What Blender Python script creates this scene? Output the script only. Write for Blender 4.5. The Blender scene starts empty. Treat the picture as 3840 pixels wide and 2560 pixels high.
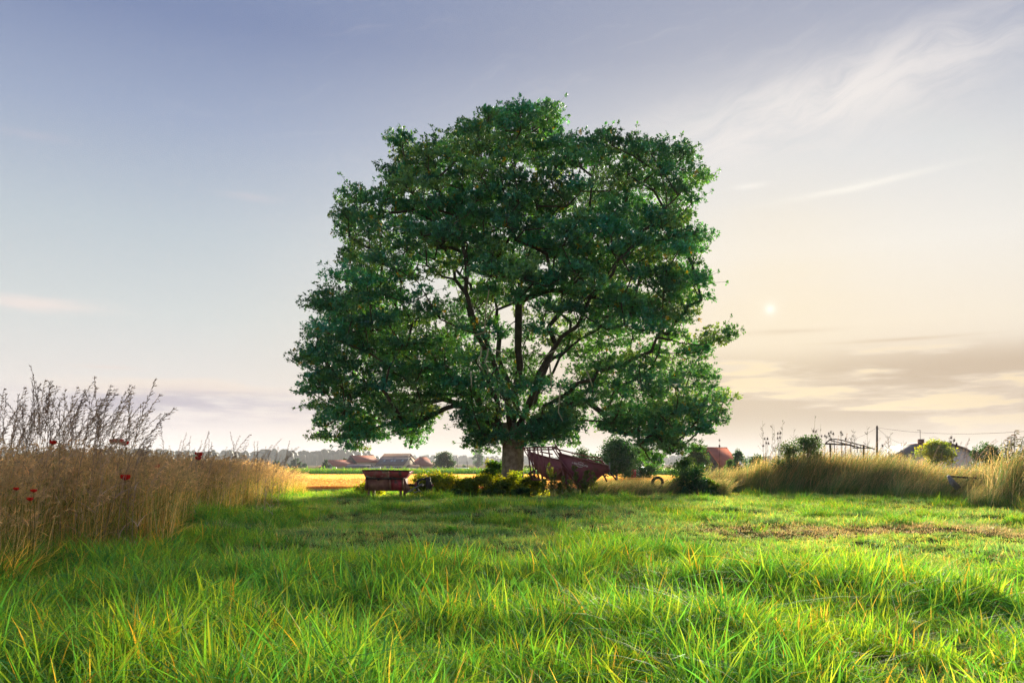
import bpy, math, random
import numpy as np
from mathutils import Vector, Matrix

random.seed(7)
rng = np.random.default_rng(11)
scene = bpy.context.scene
COL = scene.collection
R = math.radians

# ------------------------------------------------------------------ camera
F = 2987.0            # focal length in pixels of the 3840 px wide photograph (28 mm lens)
HZ = 1735.0           # row of the eye-level line
EYE = 1.1             # eye height
cam_d = bpy.data.cameras.new('camera')
cam = bpy.data.objects.new('camera', cam_d)
COL.objects.link(cam)
cam.location = (0, 0, EYE)
cam.rotation_euler = (R(90), 0, 0)
cam_d.lens = 28.0
cam_d.sensor_width = 36.0
cam_d.sensor_fit = 'HORIZONTAL'
cam_d.shift_y = (HZ - 1280.0) / 3840.0
cam_d.clip_start = 0.05
cam_d.clip_end = 20000
scene.camera = cam

# ------------------------------------------------------------------ light
SUN = Vector((0.324, 1.0, 0.193)).normalized()
SUN_EL = math.asin(SUN.z)
SUN_AZ = math.atan2(SUN.x, SUN.y)
sl = bpy.data.lights.new('sun', 'SUN')
sl.energy = 5.0
sl.angle = R(15)
sl.color = (1.0, 0.90, 0.70)
so = bpy.data.objects.new('sun', sl)
COL.objects.link(so)
so.rotation_euler = (-SUN).to_track_quat('-Z', 'Y').to_euler()

EXPOSURE = 1.7
scene.view_settings.view_transform = 'Standard'
scene.view_settings.look = 'None'
scene.view_settings.gamma = 1.0
scene.view_settings.use_curve_mapping = False
scene.view_settings.exposure = EXPOSURE
scene.render.engine = 'CYCLES'
cy = scene.cycles
cy.max_bounces = 7
cy.diffuse_bounces = 4
cy.glossy_bounces = 2
cy.transmission_bounces = 5
cy.transparent_max_bounces = 4
cy.volume_bounces = 1
cy.use_denoising = True
cy.denoiser = 'OPENIMAGEDENOISE'
cy.denoising_input_passes = 'RGB_ALBEDO_NORMAL'
cy.denoising_prefilter = 'NONE'
cy.use_adaptive_sampling = True
cy.adaptive_threshold = 0.02
cy.sample_clamp_indirect = 4.0

# ------------------------------------------------------------------ node helper
class NT:
    def __init__(self, tree):
        self.t = tree
        self.n = tree.nodes
    def node(self, kind, **kw):
        n = self.n.new(kind)
        for k, v in kw.items():
            setattr(n, k, v)
        return n
    def put(self, sock, v):
        if hasattr(v, 'is_output') or isinstance(v, bpy.types.NodeSocket):
            self.t.links.new(v, sock)
        elif v is not None:
            if sock.type == 'RGBA' and not hasattr(v, '__len__'):
                v = (v, v, v, 1)
            elif sock.type == 'RGBA' and len(v) == 3:
                v = (*v, 1)
            sock.default_value = v
    def math(self, op, a, b=None, c=None, clamp=False):
        n = self.node('ShaderNodeMath', operation=op, use_clamp=clamp)
        self.put(n.inputs[0], a)
        if b is not None: self.put(n.inputs[1], b)
        if c is not None: self.put(n.inputs[2], c)
        return n.outputs[0]
    def mix(self, f, a, b, blend='MIX', clamp=True):
        n = self.node('ShaderNodeMix', data_type='RGBA', blend_type=blend)
        n.clamp_factor = clamp
        self.put(n.inputs[0], f); self.put(n.inputs[6], a); self.put(n.inputs[7], b)
        return n.outputs[2]
    def ramp(self, f, stops, interp='LINEAR'):
        n = self.node('ShaderNodeValToRGB')
        cr = n.color_ramp
        cr.interpolation = interp
        while len(cr.elements) < len(stops): cr.elements.new(0.5)
        for e, (p, c) in zip(cr.elements, stops):
            e.position = p
            e.color = (*c, 1) if hasattr(c, '__len__') else (c, c, c, 1)
        self.put(n.inputs[0], f)
        return n.outputs[0]
    def smooth(self, v, a, b):
        n = self.node('ShaderNodeMapRange', interpolation_type='SMOOTHSTEP')
        self.put(n.inputs[0], v); n.inputs[1].default_value = a; n.inputs[2].default_value = b
        return n.outputs[0]
    def noise(self, vec, scale, detail=4, rough=0.55, dist=0.0, dim='3D'):
        n = self.node('ShaderNodeTexNoise', noise_dimensions=dim)
        if vec is not None: self.put(n.inputs['Vector'], vec)
        n.inputs['Scale'].default_value = scale
        n.inputs['Detail'].default_value = detail
        n.inputs['Roughness'].default_value = rough
        n.inputs['Distortion'].default_value = dist
        return n.outputs[0]
    def vec(self, x, y, z=0.0):
        n = self.node('ShaderNodeCombineXYZ')
        self.put(n.inputs[0], x); self.put(n.inputs[1], y); self.put(n.inputs[2], z)
        return n.outputs[0]

def s2l(r, g, b):
    f = lambda c: ((c / 255 + 0.055) / 1.055) ** 2.4 if c > 10 else c / 3294.6
    return (f(r), f(g), f(b))

# ------------------------------------------------------------------ sky
def build_world():
    w = bpy.data.worlds.new('World')
    scene.world = w
    w.use_nodes = True
    t = NT(w.node_tree)
    t.n.clear()
    tc = t.node('ShaderNodeTexCoord')
    sep = t.node('ShaderNodeSeparateXYZ')
    t.put(sep.inputs[0], tc.outputs['Generated'])
    x, y, z = sep.outputs
    hor = t.math('SQRT', t.math('ADD', t.math('MULTIPLY', x, x), t.math('MULTIPLY', y, y)))
    te = t.math('DIVIDE', z, t.math('MAXIMUM', hor, 0.01))          # tangent of elevation
    az = t.math('ARCTAN2', x, y)                                    # azimuth, 0 = north (view)
    dotn = t.node('ShaderNodeVectorMath', operation='DOT_PRODUCT')
    t.put(dotn.inputs[0], tc.outputs['Generated']); dotn.inputs[1].default_value = SUN
    ang = t.math('ARCCOSINE', t.math('MINIMUM', dotn.outputs['Value'], 1.0))   # angle to the sun
    # clear air of the physical sky
    sky = t.node('ShaderNodeTexSky', sky_type='NISHITA')
    sky.sun_disc = False
    sky.sun_elevation = SUN_EL
    sky.sun_rotation = SUN_AZ
    sky.air_density = 1.0; sky.dust_density = 1.5; sky.ozone_density = 2.0
    nish = t.mix(1.0, sky.outputs[0], (0.10, 0.10, 0.10), 'MULTIPLY')
    # high thin veil and horizon haze: pale low down, thinning to blue overhead
    away = t.ramp(te, [(0.0, s2l(248, 238, 236)), (0.05, s2l(238, 227, 228)), (0.10, s2l(230, 224, 221)), (0.17, s2l(216, 220, 220)),
                       (0.27, s2l(196, 206, 214)), (0.40, s2l(162, 175, 202)), (0.52, s2l(128, 143, 182)), (0.75, s2l(124, 140, 180)), (1.0, s2l(124, 140, 180))])
    near = t.ramp(te, [(0.0, s2l(236, 210, 186)), (0.05, s2l(226, 202, 174)), (0.10, s2l(230, 208, 178)), (0.16, s2l(246, 230, 205)),
                       (0.25, s2l(244, 237, 226)), (0.36, s2l(222, 222, 222)), (0.50, s2l(178, 182, 196)), (0.70, s2l(152, 160, 184)), (1.0, s2l(124, 140, 184))])
    fsun = t.smooth(ang, R(42), R(6))
    veil = t.mix(fsun, away, near)
    base = t.mix(0.10, veil, t.mix(1.0, nish, (1.0, 1.0, 1.0), 'DARKEN'))
    # ---- clouds, all in azimuth / elevation of the dome
    pu = t.vec(t.math('MULTIPLY', az, 1.0), t.math('MULTIPLY', te, 6.0), 0.3)
    warp = t.noise(pu, 3.0, 3)
    pb = t.vec(t.math('ADD', az, t.math('MULTIPLY', warp, 0.10)), t.math('MULTIPLY', te, 7.0), 1.7)
    nb = t.noise(pb, 4.2, 5, 0.58)
    # right bank: grey-beige layers low under the sun
    bmask = t.math('MULTIPLY', t.smooth(te, 0.145, 0.105), t.smooth(te, 0.015, 0.06))
    bmask = t.math('MULTIPLY', bmask, t.smooth(az, 0.10, 0.24))
    bf = t.math('MULTIPLY', t.smooth(nb, 0.42, 0.53), bmask)
    c = t.mix(t.math('MULTIPLY', bf, 0.9), base, s2l(200, 177, 150))
    rim = t.math('MULTIPLY', t.math('MULTIPLY', t.smooth(nb, 0.33, 0.40), t.smooth(nb, 0.47, 0.41)), bmask)
    c = t.mix(t.math('MULTIPLY', rim, 0.85), c, s2l(255, 230, 184))
    # warm brown low on the far right
    rb = t.math('MULTIPLY', t.smooth(az, 0.42, 0.72), t.smooth(te, 0.14, 0.05))
    c = t.mix(t.math('MULTIPLY', rb, 0.55), c, s2l(196, 168, 138))
    # left bank: mauve stratocumulus near the horizon with pale tops
    tl = t.math('ADD', te, t.math('MULTIPLY', t.math('SUBTRACT', nb, 0.5), 0.035))
    lm = t.math('MULTIPLY', t.smooth(tl, 0.092, 0.078), t.smooth(tl, 0.032, 0.060))
    lm = t.math('MULTIPLY', lm, t.math('MULTIPLY', t.smooth(az, -0.62, -0.44), t.smooth(az, -0.16, -0.36)))
    n2 = t.noise(pb, 9.0, 4, 0.6)
    c = t.mix(t.math('MULTIPLY', lm, t.smooth(n2, 0.30, 0.58)), c, s2l(190, 182, 194))
    lt = t.math('MULTIPLY', t.math('MULTIPLY', t.smooth(tl, 0.075, 0.087), t.smooth(tl, 0.098, 0.089)), t.math('MULTIPLY', t.smooth(az, -0.60, -0.42), t.smooth(az, -0.20, -0.36)))
    c = t.mix(t.math('MULTIPLY', lt, 0.6), c, s2l(242, 224, 208))
    # cirrus: long diagonal streaks fanning out high on the right
    cu = t.math('SUBTRACT', az, 0.36); cv = t.math('SUBTRACT', te, 0.418)
    a0 = 0.22
    al = t.math('ADD', t.math('MULTIPLY', cu, math.cos(a0)), t.math('MULTIPLY', cv, math.sin(a0)))
    ac = t.math('SUBTRACT', t.math('MULTIPLY', cv, math.cos(a0)), t.math('MULTIPLY', cu, math.sin(a0)))
    w2 = t.noise(t.vec(al, ac, 4.0), 4.0, 3)
    cn = t.noise(t.vec(t.math('MULTIPLY', al, 1.6), t.math('ADD', t.math('MULTIPLY', ac, 9.0), t.math('MULTIPLY', w2, 1.4)), 2.0), 4.5, 6, 0.62)
    g = lambda v, s: t.math('EXPONENT', t.math('MULTIPLY', t.math('MULTIPLY', v, v), -1.0 / (s * s)))
    cm = t.math('MULTIPLY', g(al, 0.23), g(ac, 0.050))
    cir = t.math('MULTIPLY', t.smooth(cn, 0.25, 0.66), cm)
    c = t.mix(t.math('MULTIPLY', cir, 0.95), c, s2l(242, 236, 232))
    # faint veil streaks elsewhere in the upper sky
    cir2 = t.math('MULTIPLY', t.smooth(cn, 0.52, 0.80), t.math('MULTIPLY', t.smooth(te, 0.16, 0.30), t.smooth(ang, R(50), R(18))))
    c = t.mix(t.math('MULTIPLY', cir2, 0.16), c, s2l(236, 230, 228))
    # small flat wisps
    for (px, py, wx, wy, k, colr) in ((3210, 700, 0.075, 0.0042, 0.9, (250, 246, 238)), (2810, 697, 0.018, 0.0032, 0.8, (250, 246, 240)), (120, 1135, 0.060, 0.0085, 0.8, (240, 226, 220)),
                              (940, 742, 0.03, 0.005, 0.25, (226, 214, 216)), (130, 505, 0.03, 0.005, 0.2, (210, 200, 210)), (400, 1375, 0.03, 0.002, 0.35, (236, 212, 202)),
                              (2950, 1245, 0.045, 0.003, 0.7, (206, 186, 168)), (3350, 1272, 0.07, 0.0018, 0.6, (212, 188, 160))):
        a1 = math.atan((px - 1920) / F)
        e1 = (HZ - py) / F * math.cos(a1)
        du = t.math('SUBTRACT', az, a1)
        dv = t.math('SUBTRACT', t.math('SUBTRACT', te, e1), t.math('MULTIPLY', du, 0.10 if py == 700 else 0.0))
        dv = t.math('ADD', dv, t.math('MULTIPLY', t.math('SUBTRACT', n2, 0.5), wy * 3.0))
        m = t.math('MULTIPLY', g(du, wx), g(dv, wy))
        c = t.mix(t.math('MULTIPLY', m, k), c, s2l(*colr))
    # sun behind the veil: halo and soft disc
    halo = t.math('EXPONENT', t.math('MULTIPLY', t.math('POWER', ang, 2.0), -1.0 / (0.11 ** 2)))
    halo = t.math('MULTIPLY', halo, t.math('MULTIPLY_ADD', nb, 0.9, 0.45))
    c = t.mix(t.math('MULTIPLY', halo, 0.5), c, s2l(255, 236, 200))
    core = t.math('EXPONENT', t.math('MULTIPLY', t.math('POWER', ang, 2.0), -1.0 / (0.014 ** 2)))
    c = t.mix(t.math('MULTIPLY', core, 0.35), c, (1.0, 0.93, 0.74))
    disc = t.math('EXPONENT', t.math('MULTIPLY', t.math('POWER', ang, 2.0), -1.0 / (0.0055 ** 2)))
    c = t.mix(t.math('MULTIPLY', disc, 0.8), c, (1.15, 1.12, 1.0))
    # below the horizon the dome repeats the dull colour of the fields
    c = t.mix(t.smooth(z, -0.002, -0.03), c, (0.16, 0.15, 0.10))
    bg = t.node('ShaderNodeBackground')
    k = 1.0 / (0.1 * 2.0 ** EXPOSURE)
    t.put(bg.inputs[0], t.mix(1.0, c, (k, k, k), 'MULTIPLY', clamp=False))
    bg.inputs[1].default_value = 0.1
    w.cycles.sampling_method = 'MANUAL'; w.cycles.sample_map_resolution = 512
    out = t.node('ShaderNodeOutputWorld')
    t.t.links.new(bg.outputs[0], out.inputs[0])
build_world()

# ------------------------------------------------------------------ materials
MATS = {}
def mat_solid(name, c1, c2=None, scale=6.0, rough=0.7, bump=0.0, bscale=30.0, metal=0.0, spots=None):
    m = bpy.data.materials.new(name); m.use_nodes = True
    t = NT(m.node_tree)
    b = t.n['Principled BSDF']
    tc = t.node('ShaderNodeTexCoord').outputs['Object']
    n = t.noise(tc, scale, 6, 0.62)
    col = t.mix(t.smooth(n, 0.35, 0.65), c1, c2 or c1)
    if spots:
        n3 = t.noise(tc, spots[1], 5, 0.6, 0.6)
        col = t.mix(t.smooth(n3, spots[2], spots[2] + 0.06), col, spots[0])
    t.put(b.inputs['Base Color'], col)
    b.inputs['Roughness'].default_value = rough
    b.inputs['Metallic'].default_value = metal
    if bump:
        bn = t.node('ShaderNodeBump'); bn.inputs['Strength'].default_value = bump; bn.inputs['Distance'].default_value = 0.02
        t.put(bn.inputs['Height'], t.noise(tc, bscale, 5, 0.6))
        t.put(b.inputs['Normal'], bn.outputs[0])
    MATS[name] = m
    return m

def mat_leaf(name, gain=(1, 1, 1), tgain=(1.5, 1.35, 0.45), trans=0.4, rough=0.5, patch=None, rand=0.25, spec=0.35):
    """leaf/blade: vertex colour, instance variety, light through the blade"""
    m = bpy.data.materials.new(name); m.use_nodes = True
    t = NT(m.node_tree)
    b = t.n['Principled BSDF']
    at = t.node('ShaderNodeAttribute', attribute_name='col').outputs['Color']
    c = t.mix(1.0, at, gain, 'MULTIPLY')
    oi = t.node('ShaderNodeObjectInfo').outputs['Random']
    v = t.math('MULTIPLY_ADD', oi, 2 * rand, 1.0 - rand)
    c = t.mix(1.0, c, t.vec(v, v, v), 'MULTIPLY')
    if patch:
        pos = t.node('ShaderNodeNewGeometry').outputs['Position']
        n = t.noise(pos, patch[0], 4, 0.6)
        c = t.mix(t.smooth(n, 0.38, 0.68), c, t.mix(1.0, c, patch[1], 'MULTIPLY', clamp=True))
        n2 = t.noise(pos, patch[0] * 3.7, 3, 0.6)
        c = t.mix(t.smooth(n2, 0.45, 0.75), c, t.mix(1.0, c, patch[2], 'MULTIPLY'))
    t.put(b.inputs['Base Color'], c)
    b.inputs['Roughness'].default_value = rough
    b.inputs['Specular IOR Level'].default_value = spec
    tr = t.node('ShaderNodeBsdfTranslucent')
    t.put(tr.inputs[0], t.mix(1.0, c, tgain, 'MULTIPLY'))
    mx = t.node('ShaderNodeMixShader'); mx.inputs[0].default_value = trans
    t.t.links.new(b.outputs[0], mx.inputs[1]); t.t.links.new(tr.outputs[0], mx.inputs[2])
    t.t.links.new(mx.outputs[0], t.n['Material Output'].inputs[0])
    MATS[name] = m
    return m

M_oak = mat_leaf('oak_leaf', (1.15, 1.12, 1.30), (4.2, 1.75, 0.10), 0.36, 0.5, spec=0.5)
M_tree = mat_leaf('tree_leaf', (1, 1, 1), (1.8, 1.6, 0.4), 0.35, 0.5)
M_bush = mat_leaf('bush_leaf', (1, 1, 1), (3.4, 2.3, 0.22), 0.55, 0.5)
M_meadow = mat_leaf('meadow_blade', (1, 1, 1), (1.12, 1.0, 0.62), 0.5, 0.6, (0.5, (1.10, 1.0, 0.85), (0.82, 0.95, 0.80)), 0.28)
M_grass = mat_leaf('grass_blade', (1, 1, 1), (1.55, 1.35, 0.35), 0.5, 0.65, (0.7, (1.45, 1.12, 0.7), (0.50, 0.66, 0.80)), 0.34, 0.18)  # patches vary the green; the dark ones also paint in deep shade among clumps
M_straw = mat_leaf('straw_blade', (1, 1, 1), (1.22, 1.0, 0.58), 0.55, 0.6, (0.5, (1.08, 1.0, 0.88), (0.85, 0.95, 0.85)), 0.28)
M_wheat = mat_leaf('wheat_blade', (1, 1, 1), (1.3, 1.0, 0.5), 0.55, 0.6, (0.08, (1.1, 1.02, 0.9), (0.92, 0.92, 0.92)), 0.15)
M_maize = mat_leaf('maize_blade', (1, 1, 1), (1.5, 1.4, 0.35), 0.45, 0.45, (0.1, (1.2, 1.1, 0.8), (0.85, 0.9, 0.9)), 0.2)
M_petal = mat_leaf('poppy_petal', (1, 1, 1), (1.2, 1.0, 1.0), 0.45, 0.55, None, 0.1)
M_dry = mat_leaf('dry_stalk', (1, 1, 1), (1.1, 0.9, 0.8), 0.2, 0.7, None, 0.2)

M_bark = mat_solid('oak_bark', (0.17, 0.135, 0.11), (0.32, 0.28, 0.235), 5.0, 0.95, 0.6, 22)
M_limb = mat_solid('limb_bark', (0.055, 0.042, 0.033), (0.10, 0.08, 0.06), 4.0, 0.95, 0.4, 18)
M_deadwood = mat_solid('dead_wood', (0.34, 0.32, 0.17), (0.42, 0.37, 0.27), 5.0, 0.9, 0.2)
M_maroon = mat_solid('maroon_rust', (0.200, 0.050, 0.070), (0.270, 0.090, 0.090), 2.2, 0.55, 0.15, 40, 0.0, ((0.15, 0.06, 0.05), 4.0, 0.60))
M_maroon_dk = mat_solid('maroon_bar', (0.16, 0.045, 0.055), (0.22, 0.085, 0.07), 6.0, 0.6, 0.1)
M_redpaint = mat_solid('red_paint_rust', (0.48, 0.035, 0.06), (0.30, 0.07, 0.06), 2.6, 0.6, 0.25, 30, 0.0, ((0.10, 0.055, 0.04), 2.3, 0.53))
M_lichen = mat_solid('red_paint_lichen', (0.34, 0.08, 0.075), (0.34, 0.29, 0.21), 3.5, 0.85, 0.3, 30, 0.0, ((0.55, 0.52, 0.48), 4.5, 0.55))
M_brownrust = mat_solid('brown_rust', (0.19, 0.075, 0.055), (0.29, 0.14, 0.09), 5.0, 0.8, 0.3, 40, 0.0, ((0.25, 0.05, 0.05), 3.0, 0.60))
M_iron = mat_solid('dark_iron', (0.022, 0.018, 0.017), (0.05, 0.035, 0.028), 8.0, 0.7)
M_rubber = mat_solid('tyre_rubber', (0.02, 0.02, 0.022), (0.035, 0.033, 0.032), 12.0, 0.85)
M_paintw = mat_solid('white_paint', (0.75, 0.70, 0.62), (0.62, 0.55, 0.5), 30.0, 0.6)
M_steelp = mat_solid('grey_steel', (0.25, 0.24, 0.23), (0.15, 0.13, 0.12), 7.0, 0.6)
M_concrete = mat_solid('concrete', (0.36, 0.34, 0.34), (0.27, 0.26, 0.26), 2.0, 0.9, 0.2)
M_tile = mat_solid('red_tile', (0.46, 0.16, 0.10), (0.36, 0.13, 0.09), 0.7, 0.85, 0.5, 5)
M_tile2 = mat_solid('brown_tile', (0.36, 0.15, 0.11), (0.29, 0.12, 0.09), 0.8, 0.85, 0.5, 5)
M_tile3 = mat_solid('beige_tile', (0.36, 0.24, 0.17), (0.30, 0.19, 0.14), 0.8, 0.85, 0.5, 5)
M_slate = mat_solid('slate', (0.105, 0.09, 0.105), (0.14, 0.115, 0.125), 0.8, 0.7, 0.3, 5)
M_stone = mat_solid('stone_wall', (0.58, 0.49, 0.38), (0.48, 0.40, 0.31), 1.5, 0.9, 0.3, 6)
M_render = mat_solid('pale_render', (0.66, 0.55, 0.38), (0.60, 0.50, 0.36), 0.8, 0.9)
M_white = mat_solid('white_render', (0.74, 0.71, 0.68), (0.62, 0.60, 0.58), 1.0, 0.85)
M_wood = mat_solid('grey_boards', (0.14, 0.115, 0.10), (0.09, 0.075, 0.07), 3.0, 0.9, 0.3, 8)
M_glass = mat_solid('window_glass', (0.16, 0.18, 0.22), (0.10, 0.11, 0.14), 1.0, 0.12)
M_skyl = mat_solid('rooflight_glass', (0.30, 0.40, 0.44), (0.40, 0.48, 0.50), 0.6, 0.1)
M_frame = mat_solid('window_frame', (0.75, 0.73, 0.72), None, 1.0, 0.6)
M_pole = mat_solid('pole_wood', (0.05, 0.038, 0.03), (0.085, 0.065, 0.05), 4.0, 0.9)
M_polel = mat_solid('pole_concrete', (0.40, 0.36, 0.32), (0.34, 0.30, 0.27), 4.0, 0.9)
M_brick = mat_solid('chimney_brick', (0.17, 0.07, 0.05), (0.11, 0.05, 0.04), 6.0, 0.9, 0.3)
M_bluesheet = mat_solid('blue_sheet', (0.30, 0.36, 0.45), (0.38, 0.42, 0.48), 1.0, 0.5)
M_cable = mat_solid('cable', (0.03, 0.03, 0.03), None, 1, 0.7)

# ------------------------------------------------------------------ noise, terrain, projection
def vnoise(x, y, seed=0):
    x = np.asarray(x, float); y = np.asarray(y, float)
    xi = np.floor(x); yi = np.floor(y); fx = x - xi; fy = y - yi
    fx = fx * fx * (3 - 2 * fx); fy = fy * fy * (3 - 2 * fy)
    def h(a, b):
        s = np.sin(a * 127.1 + b * 311.7 + seed * 74.7) * 43758.5453
        return s - np.floor(s)
    return (h(xi, yi) * (1 - fx) + h(xi + 1, yi) * fx) * (1 - fy) + (h(xi, yi + 1) * (1 - fx) + h(xi + 1, yi + 1) * fx) * fy
def fbm(x, y, seed=0, o=3):
    s = 0; a = 0.5; k = 1.0; tot = 0
    for i in range(o):
        s = s + a * vnoise(np.asarray(x) * k, np.asarray(y) * k, seed + i); tot += a; a *= 0.5; k *= 2.03
    return s / tot
PY_ = [-60, 24, 34, 60, 150, 280, 800, 3000, 9000]
PZ_ = [0, 0, -0.18, -0.8, -1.75, -2.25, -2.8, -2.8, -2.8]
def gz(x, y):
    x = np.asarray(x, float); y = np.asarray(y, float)
    z = np.interp(y, PY_, PZ_)
    near = np.clip((45 - y) / 20, 0, 1)
    z = z + near * (0.16 * (fbm(x * 0.22, y * 0.22, 3) - 0.5) + 0.20 * (fbm(x * 0.85, y * 0.85, 8, 2) - 0.5))
    return z
def gz1(x, y): return float(gz(x, y))
def P(px, py, Y): return Vector(((px - 1920) / F * Y, Y, EYE - (py - HZ) / F * Y))
def PX(px, Y): return (px - 1920) / F * Y
def base(px, Y):
    x = PX(px, Y); return Vector((x, Y, gz1(x, Y)))

# ------------------------------------------------------------------ mesh builder
class MB:
    def __init__(self):
        self.v = []; self.c = []; self.lv = []; self.lt = []; self.n = 0
    def add(self, verts, faces, col=(1, 1, 1)):
        verts = np.asarray(verts, float).reshape(-1, 3)
        k = len(verts)
        self.v.append(verts)
        col = np.asarray(col, float)
        self.c.append(np.broadcast_to(col, (k, 3)) if col.ndim == 1 else col)
        if isinstance(faces, np.ndarray):
            self.lv.append((faces + self.n).ravel()); self.lt.append(np.full(len(faces), faces.shape[1], int))
        else:
            for f in faces:
                self.lv.append(np.asarray(f, int) + self.n); self.lt.append(np.array([len(f)]))
        self.n += k
    def box(self, cx, cy, cz, sx, sy, sz, col=(1, 1, 1), M=None):
        v = np.array([[i, j, k] for k in (-.5, .5) for j in (-.5, .5) for i in (-.5, .5)]) * (sx, sy, sz) + (cx, cy, cz)
        if M is not None: v = np.array([M @ Vector(p) for p in v])
        self.add(v, [(0, 2, 3, 1), (4, 5, 7, 6), (0, 1, 5, 4), (2, 6, 7, 3), (0, 4, 6, 2), (1, 3, 7, 5)], col)
    def beam(self, a, b, w, h=None, col=(1, 1, 1)):
        a = Vector(a); b = Vector(b); d = b - a
        q = d.to_track_quat('Z', 'Y').to_matrix().to_4x4()
        M = Matrix.Translation((a + b) / 2) @ q
        self.box(0, 0, 0, w, h or w, d.length, col, M)
    def slab(self, pts, n, th, col=(1, 1, 1)):
        """flat polygon with thickness along the vector n"""
        pts = [Vector(p) for p in pts]; n = Vector(n).normalized() * th
        k = len(pts)
        v = [tuple(p) for p in pts] + [tuple(p + n) for p in pts]
        f = [tuple(range(k))[::-1], tuple(range(k, 2 * k))] + [(i, (i + 1) % k, k + (i + 1) % k, k + i) for i in range(k)]
        self.add(v, f, col)
    def tube(self, pts, rad, n=6, col=(1, 1, 1), cap=True, wob=None):
        pts = [Vector(p) for p in pts]
        m = len(pts)
        rad = [rad] * m if not hasattr(rad, '__len__') else rad
        tang = []
        for i in range(m):
            d = pts[min(i + 1, m - 1)] - pts[max(i - 1, 0)]
            tang.append(d.normalized() if d.length > 1e-9 else Vector((0, 0, 1)))
        u = tang[0].orthogonal().normalized()
        V = np.zeros((m * n, 3))
        an = np.arange(n) / n * 2 * np.pi
        for i in range(m):
            u = (u - tang[i] * u.dot(tang[i]))
            u = u.normalized() if u.length > 1e-6 else tang[i].orthogonal().normalized()
            w = tang[i].cross(u)
            rr = rad[i] * (np.ones(n) if wob is None else wob(i, an))
            V[i * n:(i + 1) * n] = np.array(pts[i]) + rr[:, None] * (np.cos(an)[:, None] * np.array(u) + np.sin(an)[:, None] * np.array(w))
        i0 = np.arange(m - 1)[:, None] * n; j = np.arange(n)[None, :]; j2 = (j + 1) % n
        q = np.stack([i0 + j, i0 + j2, i0 + n + j2, i0 + n + j], -1).reshape(-1, 4)
        self.add(V, q, col)
        if cap and n > 2:
            k = self.n - m * n
            self.lv.append(np.arange(n)[::-1] + k); self.lt.append(np.array([n]))
            self.lv.append(np.arange(n) + k + (m - 1) * n); self.lt.append(np.array([n]))
    def mesh(self, name, mat=None, smooth=False):
        me = bpy.data.meshes.new(name)
        V = np.concatenate(self.v); lv = np.concatenate(self.lv); lt = np.concatenate(self.lt); C = np.concatenate(self.c)
        me.vertices.add(len(V)); me.vertices.foreach_set('co', V.astype(np.float32).ravel())
        me.loops.add(len(lv)); me.loops.foreach_set('vertex_index', lv.astype(np.int32))
        me.polygons.add(len(lt))
        st = np.concatenate([[0], np.cumsum(lt)[:-1]])
        me.polygons.foreach_set('loop_start', st.astype(np.int32)); me.polygons.foreach_set('loop_total', lt.astype(np.int32))
        if smooth: me.polygons.foreach_set('use_smooth', np.ones(len(lt), bool))
        at = me.color_attributes.new('col', 'FLOAT_COLOR', 'POINT')
        at.data.foreach_set('color', np.concatenate([C, np.ones((len(C), 1))], 1).astype(np.float32).ravel())
        me.update(calc_edges=True); me.validate()
        if mat: me.materials.append(mat)
        return me
    def build(self, name, mat, parent=None, smooth=False, loc=None):
        o = bpy.data.objects.new(name, self.mesh(name, mat, smooth))
        COL.objects.link(o)
        if parent is not None:
            o.parent = parent
            if loc is None: o.matrix_parent_inverse = parent.matrix_basis.inverted()
        if loc is not None: o.location = loc
        return o

def tag(o, label=None, cat=None, group=None, kind=None):
    if label: o['label'] = label
    if cat: o['category'] = cat
    if group: o['group'] = group
    if kind: o['kind'] = kind
    return o
def thing(name, loc, label, cat, group=None):
    o = bpy.data.objects.new(name, None); COL.objects.link(o)
    o.location = loc; o.empty_display_size = 0.2
    return tag(o, label, cat, group)

def unit(a): return a / np.maximum(np.linalg.norm(a, axis=-1, keepdims=True), 1e-9)
def leaf_quads(mb, Pb, ax, nr, L, W, col, fold=0.25):
    """pointed leaf of four corners, a little folded along its midrib"""
    ax = unit(ax); side = unit(np.cross(ax, nr)); up = np.cross(side, ax)
    L = np.asarray(L)[:, None]; W = np.asarray(W)[:, None]
    mid = Pb + ax * L * 0.55
    V = np.stack([Pb, mid + side * W * 0.5 + up * W * fold, Pb + ax * L - up * L * 0.08, mid - side * W * 0.5 + up * W * fold], 1)
    n = len(Pb)
    mb.add(V.reshape(-1, 3), np.arange(4 * n).reshape(-1, 4), np.repeat(col, 4, 0))
def rand_dir(n):
    return unit(rng.normal(size=(n, 3)))
def ribbon(mb, base_p, d0, bend, L, w, col, seg=3, side=None, droop=1.0):
    """one curved tapering blade; bend is a horizontal vector added with height squared"""
    ts = np.linspace(0, 1, seg + 1)
    pts = np.array(base_p)[None] + np.array(d0)[None] * (L * ts)[:, None] + np.array(bend)[None] * (L * ts ** 2)[:, None]
    pts[:, 2] -= droop * L * np.linalg.norm(bend) * 0.45 * ts ** 2.5
    if side is None:
        a = random.random() * math.pi * 2; side = np.array([math.cos(a), math.sin(a), 0])
    wd = w * (1 - ts ** 1.6) * 0.5 + w * 0.03
    V = np.concatenate([pts - side * wd[:, None], pts + side * wd[:, None]])
    k = seg + 1
    f = np.array([[i, i + 1, k + i + 1, k + i] for i in range(seg)])
    mb.add(V, f, col)
    return pts

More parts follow.
